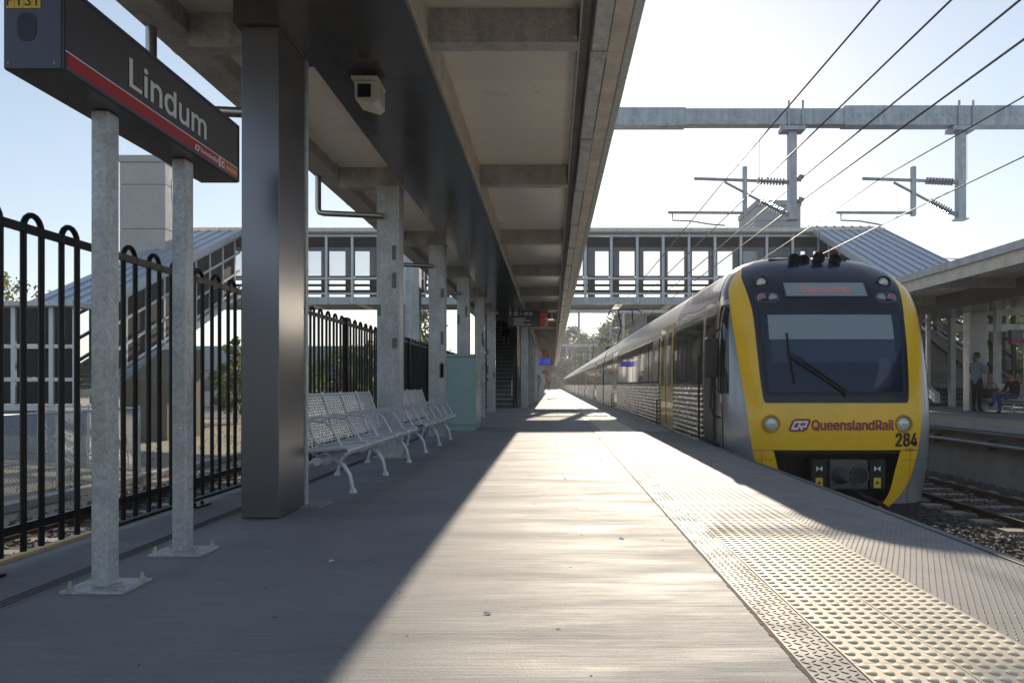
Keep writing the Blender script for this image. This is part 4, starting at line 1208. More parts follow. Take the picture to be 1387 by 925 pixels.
# silver nose shell from the lower lip of the mask up to the roof, wrapping onto the sides
opening = [(-.90,.40),(-.80,.46),(-.74,.55),(-.66,.635),(-.52,.70),(-.25,.755),(0.0,.816)]
def op(z): return smooth_table(opening, z)
b = MB()
zs = frange(0.0, 2.0, 40) + [2.0+.0167*i for i in range(1, 43)] + [2.715, 2.725, 2.733, 2.742]
us = [math.copysign(abs(math.sin(R(a)))**(2/3.3), a) for a in frange(-90, 90, 140)]
b.grid(lambda u, z: nose(u*wz(z)*.9995, z, 0), us, zs)
cp('nose_shell', silver_paint, b, smooth='all')
for s in (-1, 1):
    b = MB()
    b.grid(lambda u, z: nose(s*(op(z) + (wz(z)*.9995-op(z))*math.sin(R(90)*u)), z, 0), frange(0, 1, 24), frange(-.88, 0.0, 24))
    cp('lower_valance', silver_paint, b, smooth='all')
    b = MB()
    b.grid(lambda u, z: nose(s*(max(op(z),.5) + (wz(z)*.9995-max(op(z),.5))*math.sin(R(90)*u)), z, .004), frange(0, 1, 24), frange(-.89, -.70, 4))
    cp('dark_skirt', pbr('skirt_grey', (.05,.055,.075), .4, .2), b, smooth='all')
    # inner lip of the opening
    b = MB()
    b.grid(lambda u, z: (nose(s*op(z), z, 0)[0], nose(s*op(z), z, 0)[1] + u*.5, z), [0, 1], frange(-.88, 0, 20)); cp('opening_lip', under_black, b)
# yellow mask
outer = [(-.82,.50),(-.79,.62),(-.70,.74),(-.55,.87),(-.4,.955),(-.1,1.045),(0,1.065),(.3,1.11),(.8,1.165),(1.2,1.205),(1.77,1.245),(2.0,1.24),(2.15,1.215),(2.30,1.14),(2.42,1.045),(2.47,.98)]
dark = [(.58,.90),(.66,.935),(1.2,.973),(1.77,.995),(2.0,1.02),(2.15,1.035),(2.30,1.035),(2.42,.99),(2.47,.97)]
def ou(z): return min(smooth_table(outer, z), wz(z)*.985)
def dk(z): return min(smooth_table(dark, z), ou(z)-.002) if z > .58 else .90
def na(z): return dk(z) if z < 2.47 else min(wz(z)*.95, .97)
b = patch(lambda z: -ou(z), lambda z: ou(z), 0.0, .60, 40, 12, .006)
mask = cp('yellow_front_panel', yellow_paint, b, smooth='all')
for s in (-1, 1):
    b = patch(lambda z: s*dk(z), lambda z: s*ou(z), .60, 2.47, 8, 50, .006); cp('yellow_side_stripe', yellow_paint, b, smooth='all')
    b = patch(lambda z: s*(op(z)-.002), lambda z: s*max(ou(z), op(z)+.002), -.80, -.012, 10, 26, .006); cp('yellow_lower_leg', yellow_paint, b, smooth='all')
for s in (-1, 1):
    def wo_(z): return wz(z)*.9985
    b = patch(lambda z: s*(ou(z) if z < 2.47 else na(z)), lambda z: s*wo_(z), 2.0, 2.735, 10, 44, .004); cp('maroon_shoulder', maroon, b, smooth='all')
# navy upper panel
def na_unused(z): return dk(z) if z < 2.47 else min(wz(z)*.95, .97)
b = patch(lambda z: -na(z), lambda z: na(z), .60, 2.735, 40, 60, .009)
cp('navy_panel', navy, b, smooth='all')
# windscreen with its rubber surround
def ws(z): return .855 + .065*(z-.72)
b = patch(lambda z: -(ws(z)+.035), lambda z: ws(z)+.035, .70, 1.815, 40, 24, .014); cp('windscreen_surround', black_rubber, b, smooth='all')
b = patch(lambda z: -ws(z), lambda z: ws(z), .74, 1.78, 40, 24, .019); wsn = cp('windscreen', screen_glass, b, smooth='all')
blind = pbr('sun_blind_behind_glass', (.24,.28,.31), .12, 0, coat=.2)
b = patch(lambda z: -.82, lambda z: .80, 1.42, 1.745, 30, 8, .0215); cp('sun_blind', blind, b, wsn, smooth='all')
desk = pbr('cab_interior_behind_glass', (.030,.055,.10), .12, 0, spec=.3, coat=.1)
b = patch(lambda z: -.80, lambda z: .80, 1.12, 1.418, 30, 6, .0205); cp('cab_back_wall', desk, b, wsn, smooth='all')
b = patch(lambda z: .46+.10*math.sin((z-.8)*5), lambda z: .72, .80, 1.16, 10, 8, .022); cp('driver_seat', pbr('seat_blue', (.008,.016,.05), .12, 0, coat=.6), b, wsn, smooth='all')
# destination display
b = patch(lambda z: -.57, lambda z: .55, 1.985, 2.205, 24, 6, .016); cp('display_frame', black_rubber, b, smooth='all')
b = patch(lambda z: -.545, lambda z: .525, 2.0, 2.19, 24, 6, .019); dsp = cp('destination_display', pbr('display_glass', (.25,.29,.30), .12, 0, coat=.7), b, smooth='all')
def nose_text(name, s, x0, z0, h, width, mat, off, parent, bold=.0):
    vs, fs = text_geo(s, height=h, width=width, bold=bold)
    b = MB(); b.add([nose(x0+u, z0+v, off+d) for u, v, d in vs], fs); return b.build(name, mat, parent)
nose_text('destination_lettering', 'Cleveland', -.345, 2.045, .105, .65, pbr('led_amber', (.55,.16,.10), .5, 0, emit=((1,.25,.12), .06)), .023, dsp)
# lettering on the yellow panel
nose_text('company_lettering', 'QueenslandRail', -.345, .255, .126, 1.05, brick_red_ink, .011, mask, .09)
nose_text('unit_number', '284', .735, .045, .165, .30, ink, .011, mask, .09)
nose_text('car_code', 'F8B', .885, -.048+.03, .042, .105, brick_red_ink, .011, mask)
def npoly(name, pts, mat, off, parent):
    b = MB(); b.add([nose(x, z, off) for x, z in pts], [tuple(range(len(pts)))]); return b.build(name, mat, parent)
lx, lz = -.645, .235
def sh(pts, k=.42): return [(lx + x + k*z, lz + z) for x, z in pts]
rr = lambda w, h, c: [(c,0),(w-c,0),(w,c),(w,h-c),(w-c,h),(c,h),(0,h-c),(0,c)]
lg = npoly('logo', sh(rr(.235,.165,.03)), brick_red_ink, .011, mask)
npoly('logo_band', sh([(p[0]+.028,p[1]+.026) for p in rr(.178,.113,.012)]), sign_white, .0125, lg)
npoly('logo_core', sh([(.052,.052),(.098,.052),(.098,.112),(.052,.112)]), brick_red_ink, .014, lg)
npoly('logo_core', sh([(.118,.078),(.182,.078),(.182,.112),(.118,.112)]), brick_red_ink, .014, lg)
npoly('logo_core', sh([(.118,.026),(.150,.026),(.128,.062),(.118,.062)]), brick_red_ink, .014, lg)
npoly('logo_core', sh([(.182,.026),(.206,.026),(.206,.05),(.160,.062)]), brick_red_ink, .014, lg)
# lamps
def lamp(name, x, z, r, ringmat, lensmat, parent=car, deep=.02):
    p = Vector(nose(x, z, .006)); ax = Vector((0,-1,0))
    b = MB(); n = 24; R0 = [r*1.30, r*1.22, r*1.02, r*.96]; D0 = [0, deep, deep, .002]
    b.lathe(p, ax, list(zip(R0, D0)), n); o = cp(name, ringmat, b, parent)
    b = MB(); b.tube([p + ax*d for d in (.003, .010, deep*.7, deep*.9)], [r*.95, r*.90, r*.62, r*.03], n); cp('lens', lensmat, b, o)
    if deep < .02: return o
    b = MB(); b.tube([p + ax*(deep*.9-.004), p + ax*(deep*.9+.006)], [r*.22, r*.1], 10); cp('bulb', lens_clear, b, o)
    return o
for s in (-1, 1):
    lamp('headlight', s*.845,   .335, .090, pbr('lamp_ring_yellow', (.45,.24,.02), .35), lens_clear, deep=.03)
    lamp('marker_spotlight', s*.825, 2.205, .078, black_rubber, lens_clear, deep=.035)
    b = MB(); c0 = s*.79
    pts = [(c0+.155*math.copysign(abs(math.cos(a))**.7, math.cos(a)), 1.985+.075*math.copysign(abs(math.sin(a))**.7, math.sin(a))) for a in [2*math.pi*k/24 for k in range(24)]]
    hs = npoly('tail_light_housing', pts, pbr('tail_housing', (.02,.028,.055), .3, 0, coat=.4), .012, car)
    for q, mt in ((-1, lens_red if s < 0 else lens_white), (1, lens_white if s < 0 else lens_red)):
        lamp('tail_light', c0+q*.072, 1.985, .045, lens_white, mt, hs, deep=.016)
# horns
for x, z in ((-.27,2.58),(-.12,2.575),(.07,2.60),(.30,2.575)):
    p = Vector((XC+x, 10.12 + (0.06 if x == -.12 else 0), z))
    b = MB(); b.tube([p, p+Vector((0,.05,0)), p+Vector((0,.14,0)), p+Vector((0,.36,0))], [.088,.066,.045,.038], 16, cap=False)
    b.tube([p+Vector((0,.13,0)), p+Vector((0,.14,0))], [.045,.045], 12); cp('horn', under_black, b)
b = MB(); b.box(XC-.55, 10.35, 2.52, XC+.55, 11.2, 2.63); cp('horn_tray', under_black, b, smooth=False)
# wiper
b = MB()
pv = Vector(nose(.10, .715, .04)); e = Vector(nose(-.58, 1.19, .055))
b.bar(pv, e, .022, .03, (0,-1,0)); b.bar(pv + Vector((.03,0,.02)), e + Vector((.02,0,.05)), .012, .02, (0,-1,0)); wp = cp('wiper', black_rubber, b, smooth=False)
b = MB(); b.tube([nose(-.54, .84, .04), nose(-.585, 1.19, .05), nose(-.60, 1.50, .04)], .013, 6); cp('wiper_blade', black_rubber, b, wp)
b = MB(); b.disc(nose(.10, .715, .0), (0,-1,0), .035, .03, .06, 10); cp('wiper_pivot', black_rubber, b, wp)
# coupler bay
b = MB(); b.box(XC-.80, 9.75, -.72, XC+.80, 9.85, -.02); cp('coupler_bay', under_black, b, smooth=False)
b = MB(); b.box(XC-.78, 9.32, -.055, XC+.80, 9.75, -.006); cp('bay_top', under_black, b, smooth=False)
steel_dk = pbr('coupler_steel', (.10,.095,.095), .55, .4, var=(8,.3))
cpl = cp('coupler', steel_dk, MB().box(XC-.12, 9.22, -.50, XC+.37, 9.5, -.12), smooth=False, bevel=.02)
cp('coupler_cone', pbr('coupler_grey', (.075,.075,.085), .5, .3), MB().tube([(XC+.01,9.22,-.32),(XC+.01,9.14,-.32),(XC+.03,9.06,-.32)], [.105,.095,.045], 20), cpl)
cp('coupler_socket', ink, MB().disc((XC+.25,9.219,-.32), (0,-1,0), .103, .103, .004, 20), cpl)
cp('coupler_ring', steel_dk, MB().lathe((XC+.25,9.22,-.32), (0,-1,0), [(.125,0),(.12,.03),(.103,.03),(.103,0)], 20), cpl)
for x in (XC-.245, XC+.495):
    eb = cp('electric_head', under_black, MB().box(x-.095, 9.25, -.50, x+.11, 9.5, -.12), cpl, smooth=False, bevel=.012)
for x in (XC-.245, XC+.495):
    cp('warning_label', sign_yellow, MB().box(x-.045, 9.243, -.48, x+.045, 9.248, -.35), cpl, smooth=False)
    cp('warning_symbol', ink, MB().add([(x-.025,9.2425,-.43),(x+.025,9.2425,-.43),(x,9.2425,-.385)], [(0,1,2)]), cpl, smooth=False)
    cp('arrow_mark', sign_white, MB().add([(x-.04,9.243,-.20),(x,9.243,-.235),(x-.04,9.243,-.27),(x+.04,9.243,-.20),(x+.04,9.243,-.27)], [(0,1,2),(3,4,1)]), cpl, smooth=False)
for s in (-1, 1):
    cp('panel_seam', black_rubber, patch(lambda z: s*.955-.002, lambda z: s*.955+.002, -.86, -.012, 1, 20, .008), smooth='all')
    cp('panel_seam', black_rubber, patch(lambda z: min(s*.83, s*1.30), lambda z: max(s*.83, s*1.30), -.133, -.129, 24, 1, .009), smooth='all')
cp('air_hose', black_rubber, MB().tube([(XC+.18,9.3,-.48),(XC+.3,9.2,-.58),(XC+.5,9.2,-.66),(XC+.62,9.25,-.74)], .028, 8))
cp('air_hose', black_rubber, MB().tube([(XC-.45,9.35,-.45),(XC-.4,9.25,-.62),(XC-.2,9.25,-.68),(XC-.02,9.3,-.52)], .024, 8))

# ---- bodysides, shared code for every car
ribp_m = stainless
def ribbed(Y0, Y1, z0, z1, pitch, amp, s):
    b = MB(); n = max(1, round((z1-z0)/pitch)); zs = []
    for i in range(n):
        a = z0 + (z1-z0)*i/n; h = (z1-z0)/n
        for q, d in ((0,0),(.18,.7),(.32,1),(.5,1),(.64,.7),(.82,0)): zs.append((a+q*h, d*amp))
    zs.append((z1, 0))
    pts = [side(12, z, d, s) for z, d in zs]
    vs = [(p[0], Y0, p[2]) for p in pts] + [(p[0], Y1, p[2]) for p in pts]
    m = len(pts); b.add(vs, [(i, i+1, m+i+1, m+i) for i in range(m-1)]); return b
def sidebox(Y0, Y1, z0, z1, off, s, nz=6, ny=1, thick=None):
    b = MB(); b.grid(lambda u, z: side(u, z, off, s), frange(Y0, Y1, ny), frange(z0, z1, nz)); return b
ROOF = [z for z in frange(1.98, 2.742, 16)]
def body(root, Y0, Y1, doors, cab, P):
    def add(name, mat, b, parent=root, smooth=False, **kw): return b.build(name, mat, parent, smooth=smooth, **kw)
    # roof
    b = MB(); arc = [(-wz(z), z) for z in ROOF] + [(wz(z), z) for z in reversed(ROOF)]
    ym = Y0 + 1.9 if cab else Y0
    vs = [(XC+x, Y0 + (.0), z) for x, z in arc] + [(XC+x, Y1, z) for x, z in arc]; m = len(arc)
    if cab:
        vs2 = [(XC+x, y0z(z)+DN-.02 if y0z(z) < 10.3 else 11.1, z) for x, z in arc] + [(XC+x, 13.6, z) for x, z in arc]
        b.add(vs2, [(i, i+1, m+i+1, m+i) for i in range(m-1)]); add('cab_roof', maroon, b, smooth='all'); b = MB()
        vs = [(XC+x, 13.6, z) for x, z in arc] + [(XC+x, Y1, z) for x, z in arc]
    b.add(vs, [(i, i+1, m+i+1, m+i) for i in range(m-1)]); add('roof', stainless_brushed, b, smooth='all')
    for x in (-.75, -.4, 0, .4, .75):
        zt = 2.742 - .16*abs(x)**2
        add('roof_rib', stainless_brushed, MB().box(XC+x-.02, (13.6 if cab else Y0), zt-.02, XC+x+.02, Y1, zt+.02))
    # floor and ends
    add('underframe', under_black, MB().box(XC-1.25, (Y0+1.1 if cab else Y0), -.78, XC+1.25, Y1, -.12))
    add('end_wall', under_black, MB().prism([(XC+x*.99, z) for x, z in [(-1.33,-.1)]+arc[::2]+[(1.33,-.1)]], 'y', Y1-.05, Y1-.01))
    if not cab: add('end_wall', under_black, MB().prism([(XC+x*.99, z) for x, z in [(-1.33,-.1)]+arc[::2]+[(1.33,-.1)]], 'y', Y0+.01, Y0+.05))
    for s in (-1, 1):
        segs = []; y = Y0 if not cab else 11.02
        for d in doors: segs.append((y, d-.9)); y = d+.9
        segs.append((y, Y1))
        for (a, c) in segs:
            add('ribbed_side', stainless, ribbed(a, c, -.16, .80, .078, .020, s), smooth=True)
            add('upper_ribs', stainless, ribbed(a, c, 1.90, 1.985, .0425, .014, s), smooth=True)
            wb = add('window_band', pbr('band_black', (.012,.012,.013), .16, 0, coat=.3), sidebox(a, c, .80, 1.90, -.004, s, 8))
            add('sill_trim', stainless, sidebox(a, c, .80, .835, .006, s, 2))
            if s < 0 or a < 20:
                y = a + .18; nW = max(1, round((c-a-.2)/1.55)); ww = (c-a-.24)/nW
                for k in range(nW):
                    fy = a+.12+k*ww
                    if ww < .5: continue
                    f = add('window_frame', black_rubber, sidebox(fy+.03, fy+ww-.03, .87, 1.83, .002, s, 6), wb)
                    add('window_pane', dark_glass, sidebox(fy+.07, fy+ww*.62, .91, 1.79, .006, s, 6), f)
                    add('window_pane', dark_glass, sidebox(fy+ww*.62+.03, fy+ww-.07, .91, 1.79, .005, s, 6), f)
        add('sole_bar', under_black, sidebox((Y0 if not cab else 10.0), Y1, -.72, -.16, -.03, s, 5))
        for d in doors:
            fr = add('door_surround', stainless_brushed, sidebox(d-.9, d+.9, -.16, 2.06, -.006, s, 16))
            for q in (-1, 1):
                lo, hi = (d-.86, d-.012) if q < 0 else (d+.012, d+.86)
                lf = add('door_leaf', door_yellow, sidebox(lo, hi, .02, 2.02, .006, s, 16), fr)
                add('door_window', dark_glass, sidebox(lo+.22, hi-.22, .82, 1.86, .011, s, 8), lf)
                add('door_edge', black_rubber, sidebox(lo + (0 if q > 0 else hi-lo-.03), lo + (.03 if q > 0 else hi-lo), .02, 2.02, .009, s, 16), lf)
            add('door_step', stainless_brushed, MB().box(XC+s*1.30, d-.8, -.03, XC+s*1.415, d+.8, .012), fr)
            add('drain_pipe', under_black, MB().box(XC+s*1.386, d+.97, -.16, XC+s*1.41, d+1.03, .52), fr)
        # cantrail seams
    return root
DOORS1 = [14.6, 26.5]
body(car, 9.2, 32.2, DOORS1, True, None)
# cab side: silver skin between the nose and the first window band
for s in (-1, 1):
    b = MB(); b.grid(lambda u, z: side(max(u, y0z(z)+DN-.04), z, 0, s), [9.6, 9.8, 9.95, 10.1, 10.4, 11.02], frange(-.72, 2.0, 26)); cp('cab_side', silver_paint, b, smooth='all')
    fr = cp('cab_door_frame', stainless_brushed, sidebox(10.02, 11.0, -.10, 2.03, .004, s, 14))
    cp('cab_door', pbr('cab_door_grey', (.09,.085,.08), .3, .5), sidebox(10.12, 10.90, -.04, 1.96, .010, s, 14), fr)
    cp('cab_door_window', dark_glass, sidebox(10.22, 10.80, .98, 1.84, .015, s, 8), fr)
    for yy in (9.99, 11.03):
        x = XC + s*1.42
        cp('grab_rail', under_black, MB().tube([(XC+s*1.36,yy,-.02),(x,yy,.03),(x,yy,1.25),(XC+s*1.36,yy,1.31)], .018, 8), fr)
    # cab side window, slanted leading edge
    def lead(z): return 9.46 + .17*max(0, (z-.72))**1.3
    b = MB(); b.grid(lambda u, z: side(lead(z)+.12 + (9.985-lead(z)-.12)*u, z, .008, s), frange(0,1,12), frange(.72, 1.92, 24)); sw = cp('cab_side_window', dark_glass, b, smooth='all')
    b = MB(); b.grid(lambda u, z: side(9.86+.1*u, z, .012, s), [0, .35], frange(.74, 1.90, 20)); cp('window_bar', silver_paint, b, sw, smooth='all')
    # mirror
    if s < 0:
        x = XC - 1.36
        cp('mirror', black_rubber, MB().box(x-.20, 9.84, .93, x-.035, 9.97, 1.47), smooth=False, bevel=.02)
        cp('mirror_arm', black_rubber, MB().tube([(x+.02,9.9,.38),(x-.09,9.9,.42),(x-.13,9.9,.55),(x-.11,9.9,.95)], .017, 8))
        cp('mirror_arm', black_rubber, MB().tube([(x+.03,9.9,1.62),(x-.07,9.9,1.55),(x-.10,9.9,1.45)], .017, 8))
# notice panel by the first window
cp('notice', sign_white, sidebox(13.25, 13.5, 1.28, 1.46, .012, -1, 2), smooth=False)
cp('maroon_panel', pbr('maroon_band', (.12,.018,.03), .25, 0, coat=.5), sidebox(15.58, 16.5, 1.0, 1.86, .014, -1, 6), smooth=False)
# roof equipment on the lead car
for y in (22.5,):
    cp('roof_unit', pbr('aircon_black', (.03,.03,.032), .5, .2), MB().box(XC-.7, y, 2.60, XC+.7, y+5.5, 2.98), smooth=False, bevel=.03)
for k in range(12):
    cp('roof_unit_slat', galv_dull, MB().box(XC-.72, 22.6+k*.45, 2.72, XC-.70, 22.85+k*.45, 2.92), smooth=False)

# ---- following cars
names = ['second', 'third', 'fourth', 'fifth', 'sixth']
car2 = thing('train_car', 'second train car from the front, behind the first dark gangway', 'train car', (XC, 34, -1.0), 'cars of the commuter train')
body(car2, 32.7, 55.5, [38.6, 49.6], False, None)
MB().box(XC-.85, 32.15, -.3, XC+.85, 32.75, 2.45).build('gangway', under_black, car2)
def panto(root, y):
    m = under_black
    def a(name, b): return b.build(name, m, root)
    pf = a('pantograph', MB().box(XC-.55, y-.6, 2.74, XC+.55, y+.6, 2.84))
    for s in (-1, 1):
        MB().tube([(XC+s*.4,y+.5,2.84),(XC+s*.3,y-.75,3.70),(XC+s*.35,y+.35,4.58)], .03, 6).build('pantograph_arm', m, pf)
    MB().tube([(XC-.85,y+.35,4.45),(XC-.6,y+.35,4.60),(XC+.6,y+.35,4.60),(XC+.85,y+.35,4.45)], .03, 6).build('collector_head', m, pf)
    for s in (-1, 1):
        for q in (-1, 1):
            MB().tube([(XC+s*.5,y+q*.5,2.68),(XC+s*.5,y+q*.5,2.78)], .07, 8).build('insulator_foot', m, pf)
panto(car2, 36.0)
MB().box(XC-.7, 40, 2.62, XC+.7, 45, 2.95).build('roof_unit', MATS['aircon_black'], car2, bevel=.03)
for k in range(1, 5):
    c = copy_tree(car2); c.location = (XC, 34 + CARL*k, -1.0)
    c['label'] = '%s train car from the front, far along the platform' % names[k]

# ================================================================== STREET SIDE, LEFT
t = thing('chain_link_fence', 'low chain-link fence on thin galvanised posts beyond the left track', 'fence', (-9.9, 12, -1.2))
fpts = [(-9.95, 7.0), (-9.95, 10.8), (-9.95, 14.6), (-9.8, 17.2)]
for (x, y) in fpts + [(-11.7, 18.3), (-13.6, 19.2)]:
    part('post', galv, lambda b: b.tube([(x,y,-1.3),(x,y,.34)], .032, 8), t, smooth=True)
lines = list(zip(fpts, fpts[1:])) + [((-9.8,17.2),(-11.7,18.3)), ((-11.7,18.3),(-13.6,19.2))]
for (a, c) in lines:
    part('top_rail', galv, lambda b: b.tube([(a[0],a[1],.28),(c[0],c[1],.28)], .022, 8), t, smooth=True)
    L_ = math.hypot(c[0]-a[0], c[1]-a[1]); b = MB(); n = int(L_/.075)
    dx, dy = (c[0]-a[0])/L_, (c[1]-a[1])/L_
    H_ = 1.45
    nn = int((L_+H_)/.085)
    for k in range(-int(H_/.085), int(L_/.085)+1):
        for d in (0, 1):
            s0 = k*.085; s1 = s0 + H_
            t0, t1 = max(0, -s0/H_), min(1, (L_-s0)/H_)
            if t1 <= t0: continue
            def q(tt):
                s = s0 + H_*tt; z = -1.18 + H_*(tt if d == 0 else 1-tt); return (a[0]+dx*s, a[1]+dy*s, z)
            b.tube([q(t0), q(t1)], .0035, 3, cap=False)
    stuff(b.build('wire_mesh', galv, t))
o = MB().box(-9.3, 5, -1.3, -9.05, 34, -1.16).build('concrete_kerb', conc_wall); tag(o, 'long low concrete kerb beside the left track', 'kerb')
o = MB().box(-24, 20.6, -1.2, -12.6, 20.85, -.62).build('retaining_wall', conc_wall); tag(o, 'low pale retaining wall below the stair landing', 'wall')
o = MB().box(-60, 40.5, -1.05, -9, 49, -1.03).build('road', asphalt); struct(o)
# street fence beyond
t = thing('street_fence', 'pale picket railing along the street past the stair pier', 'fence', (-14, 33, -1.1))
for k in range(60):
    x = -17.5 + k*.16
    part('picket', white_steel, lambda b: b.box(x, 39.0, -1.05, x+.04, 39.04, .25), t)
for z in (-.8, .2): part('rail', white_steel, lambda b: b.box(-17.6, 38.98, z, -7.8, 39.06, z+.06), t)
o = thing('house', 'pale low building glimpsed beyond the fence between the canopy columns', 'building', (-22, 70, -1.1))
part('wall', pbr('house_wall', (.55,.52,.47), .8, 0, var=(1,.1)), lambda b: b.box(-34, 66, -1.1, -18, 74, 2.2), o)
part('roof', pbr('house_roof', (.20,.21,.23), .6, .1), lambda b: b.prism([(65.4,2.2),(74.6,2.2),(70,4.6)], 'x', -34.6, -17.4), o)
for x in (-32, -28.5, -25, -21):
    f = part('window', white_steel, lambda b: b.box(x, 65.93, .2, x+1.6, 65.99, 1.5), o)
    part('pane', dark_glass, lambda b: b.box(x+.08, 65.91, .28, x+1.52, 65.925, 1.42), f)
# pale vehicle-like van roofline on the far street, right
o = thing('parked_van', 'white van parked beyond the far platform fence', 'van', (30, 36, -1.1))
vw = pbr('van_white', (.72,.73,.75), .35, 0, coat=.5)
part('body', vw, lambda b: b.prism([(27.2,-.75),(32.4,-.75),(32.4,.3),(31.6,.45),(30.9,1.35),(27.3,1.38),(27.15,1.2)], 'y', 37.0, 38.9), o, bevel=.06)
part('windscreen', dark_glass, lambda b: b.prism([(31.64,.47),(30.96,1.30),(30.99,1.31),(31.70,.47)], 'y', 37.15, 38.75), o)
for x0, x1 in ((27.6, 28.9), (29.05, 30.3)): part('side_window', dark_glass, lambda b: b.box(x0, 36.985, .45, x1, 36.998, 1.15), o)
for x in (28.1, 31.4):
    wh = part('wheel', black_rubber, lambda b: b.tube([(x,36.98,-.75),(x,37.2,-.75)], .33, 18), o, smooth=True)
    part('rim', stainless_brushed, lambda b: b.disc((x,36.979,-.75), (0,-1,0), .2, .18, .01, 14), wh)

# ================================================================== TREES
bark = pbr('bark', (.09,.07,.055), .9, 0, var=(9,.4), bump=(20,.5))
def leaf_mat(name, c):
    m = pbr(name, c, .55, 0, var=(.9,.45))
    b = m.node_tree.nodes['Principled BSDF']
    nt = m.node_tree; tl = nt.nodes.new('ShaderNodeBsdfTranslucent'); tl.inputs['Color'].default_value = (c[0]*1.5, c[1]*1.7, c[2]*.9, 1)
    ad = nt.nodes.new('ShaderNodeMixShader'); ad.inputs[0].default_value = .4
    out = [n for n in nt.nodes if n.type == 'OUTPUT_MATERIAL'][0]
    nt.links.new(b.outputs[0], ad.inputs[1]); nt.links.new(tl.outputs[0], ad.inputs[2]); nt.links.new(ad.outputs[0], out.inputs['Surface'])
    return m
leaf_dark = leaf_mat('leaf_dark', (.045,.065,.025))
leaf_olive = leaf_mat('leaf_olive', (.09,.095,.035))
leaf_bright = leaf_mat('leaf_bright', (.11,.13,.03))
def tree(name, label, base, H, W, nclump, nleaf, leaf, seed, mat=None, low=.25, group=None, sparse=False):
    rn = random.Random(seed); mat = mat or leaf_dark
    t = thing(name, label, 'tree', base, group)
    bx, by, bz = base
    tr_ = MB(); top = H*.72
    pts = [(bx + rn.uniform(-.02,.02)*H*k/5, by + rn.uniform(-.02,.02)*H*k/5, bz + top*k/5) for k in range(6)]
    r0 = H*.028
    tr_.tube(pts, [r0*(1-.16*k) for k in range(6)], 8)
    cl = []
    for k in range(nclump):
        a = rn.uniform(0, 6.283); h = rn.uniform(low, 1.0); env = math.sin(math.pi*min(1, max(.05, (h-low)/(1-low)*.86+.12)))**.6
        rr_ = W/2*env*math.sqrt(rn.uniform(.12, 1.0))
        cl.append((bx+rr_*math.cos(a), by+rr_*math.sin(a), bz+H*h*.97))
    for k in range(min(10, nclump)):
        c = cl[k]; s = pts[rn.randint(2, 4)]
        mid = [(s[i]*.5+c[i]*.5) for i in range(3)]; mid[2] -= H*.03
        tr_.tube([s, mid, c], [r0*.42, r0*.26, r0*.08], 5)
    tr_.build('trunk', bark, t, smooth=True)
    b = MB(); ls = leaf
    for c in cl:
        cr = W*rn.uniform(.07, .15)
        for _ in range(nleaf):
            d = Vector((rn.gauss(0,1), rn.gauss(0,1), rn.gauss(0,.75))); d = d.normalized()*cr*(rn.random()**.45)
            p = Vector(c) + d
            u = Vector((rn.uniform(-1,1), rn.uniform(-1,1), rn.uniform(-1,1))).normalized(); w = u.cross(Vector((rn.uniform(-1,1), rn.uniform(-1,1), rn.uniform(-1,1)))).normalized()
            s = ls*rn.uniform(.6,1.4)
            b.add([p-u*s, p+w*s*.45, p+u*s, p-w*s*.45], [(0,1,2,3)])
    b.mesh_ = None
    me = bpy.data.meshes.new('crown'); off = Vector(base)
    me.from_pydata([tuple(Vector(p)-off) for p in b.v], [], b.f); me.materials.append(mat)
    o = bpy.data.objects.new('crown', me); COL.objects.link(o); o.parent = t
    return t
G = 'trees around the station'
tree('tree', 'dense dark tree above the train roof, beyond the footbridge', (11.5, 100, -1.3), 12.5, 12, 90, 90, .30, 1, leaf_dark, .12, G)
tree('tree', 'yellow-green tree seen under the footbridge above the train', (9.6, 62, -1.3), 9.2, 6.5, 60, 80, .20, 2, leaf_bright, .3, G)
tree('tree', 'pale feathery gum tree at the vanishing point of the platform', (4.0, 165, -1.3), 15, 11, 60, 70, .42, 3, leaf_olive, .2, G)
tree('tree', 'rounded grey-green tree left of the farthest gantry mast', (-3.5, 185, -1.3), 13, 16, 80, 70, .45, 4, leaf_olive, .1, G)
tree('tree', 'broad tree at the far end behind the train', (14, 170, -1.3), 16, 17, 90, 70, .45, 5, leaf_dark, .1, G)
tree('tree', 'tall tree closing the view past the platform end', (8, 230, -1.3), 17, 22, 90, 70, .6, 15, leaf_dark, .05, G)
tree('tree', 'sparse olive tree above the landing roof at the left edge', (-36.5, 48, -1.0), 9.2, 6.5, 50, 60, .17, 6, leaf_olive, .35, G)
tree('tree', 'bushy tree behind the footbridge between two canopy columns', (-11.0, 58, -1.1), 7.8, 7.5, 60, 70, .2, 7, leaf_olive, .2, G)
tree('tree', 'tree seen through the fence beside the first bench', (-16.5, 56, -1.1), 4.6, 7, 50, 70, .18, 8, leaf_bright, .1, G)
tree('tree', 'low leafy tree beyond the hoop fence near the second column', (-24, 62, -1.1), 5.2, 9, 60, 70, .2, 9, leaf_olive, .1, G)
tree('tree', 'sunlit shrub tree beside the olive stair pier', (-16.0, 36.6, -1.1), 4.4, 2.8, 34, 70, .12, 10, leaf_bright, .15, G)
tree('tree', 'leafy tree behind the far platform glass screen', (25, 46, -1.1), 8.0, 9, 70, 70, .22, 11, leaf_dark, .15, G)
tree('tree', 'tree at the right edge above the far platform fence', (33, 50, -1.1), 7.5, 9, 70, 70, .22, 12, leaf_olive, .15, G)
tree('tree', 'small tree behind the far platform stair', (21, 52, -1.1), 6.5, 7, 60, 70, .2, 13, leaf_olive, .15, G)
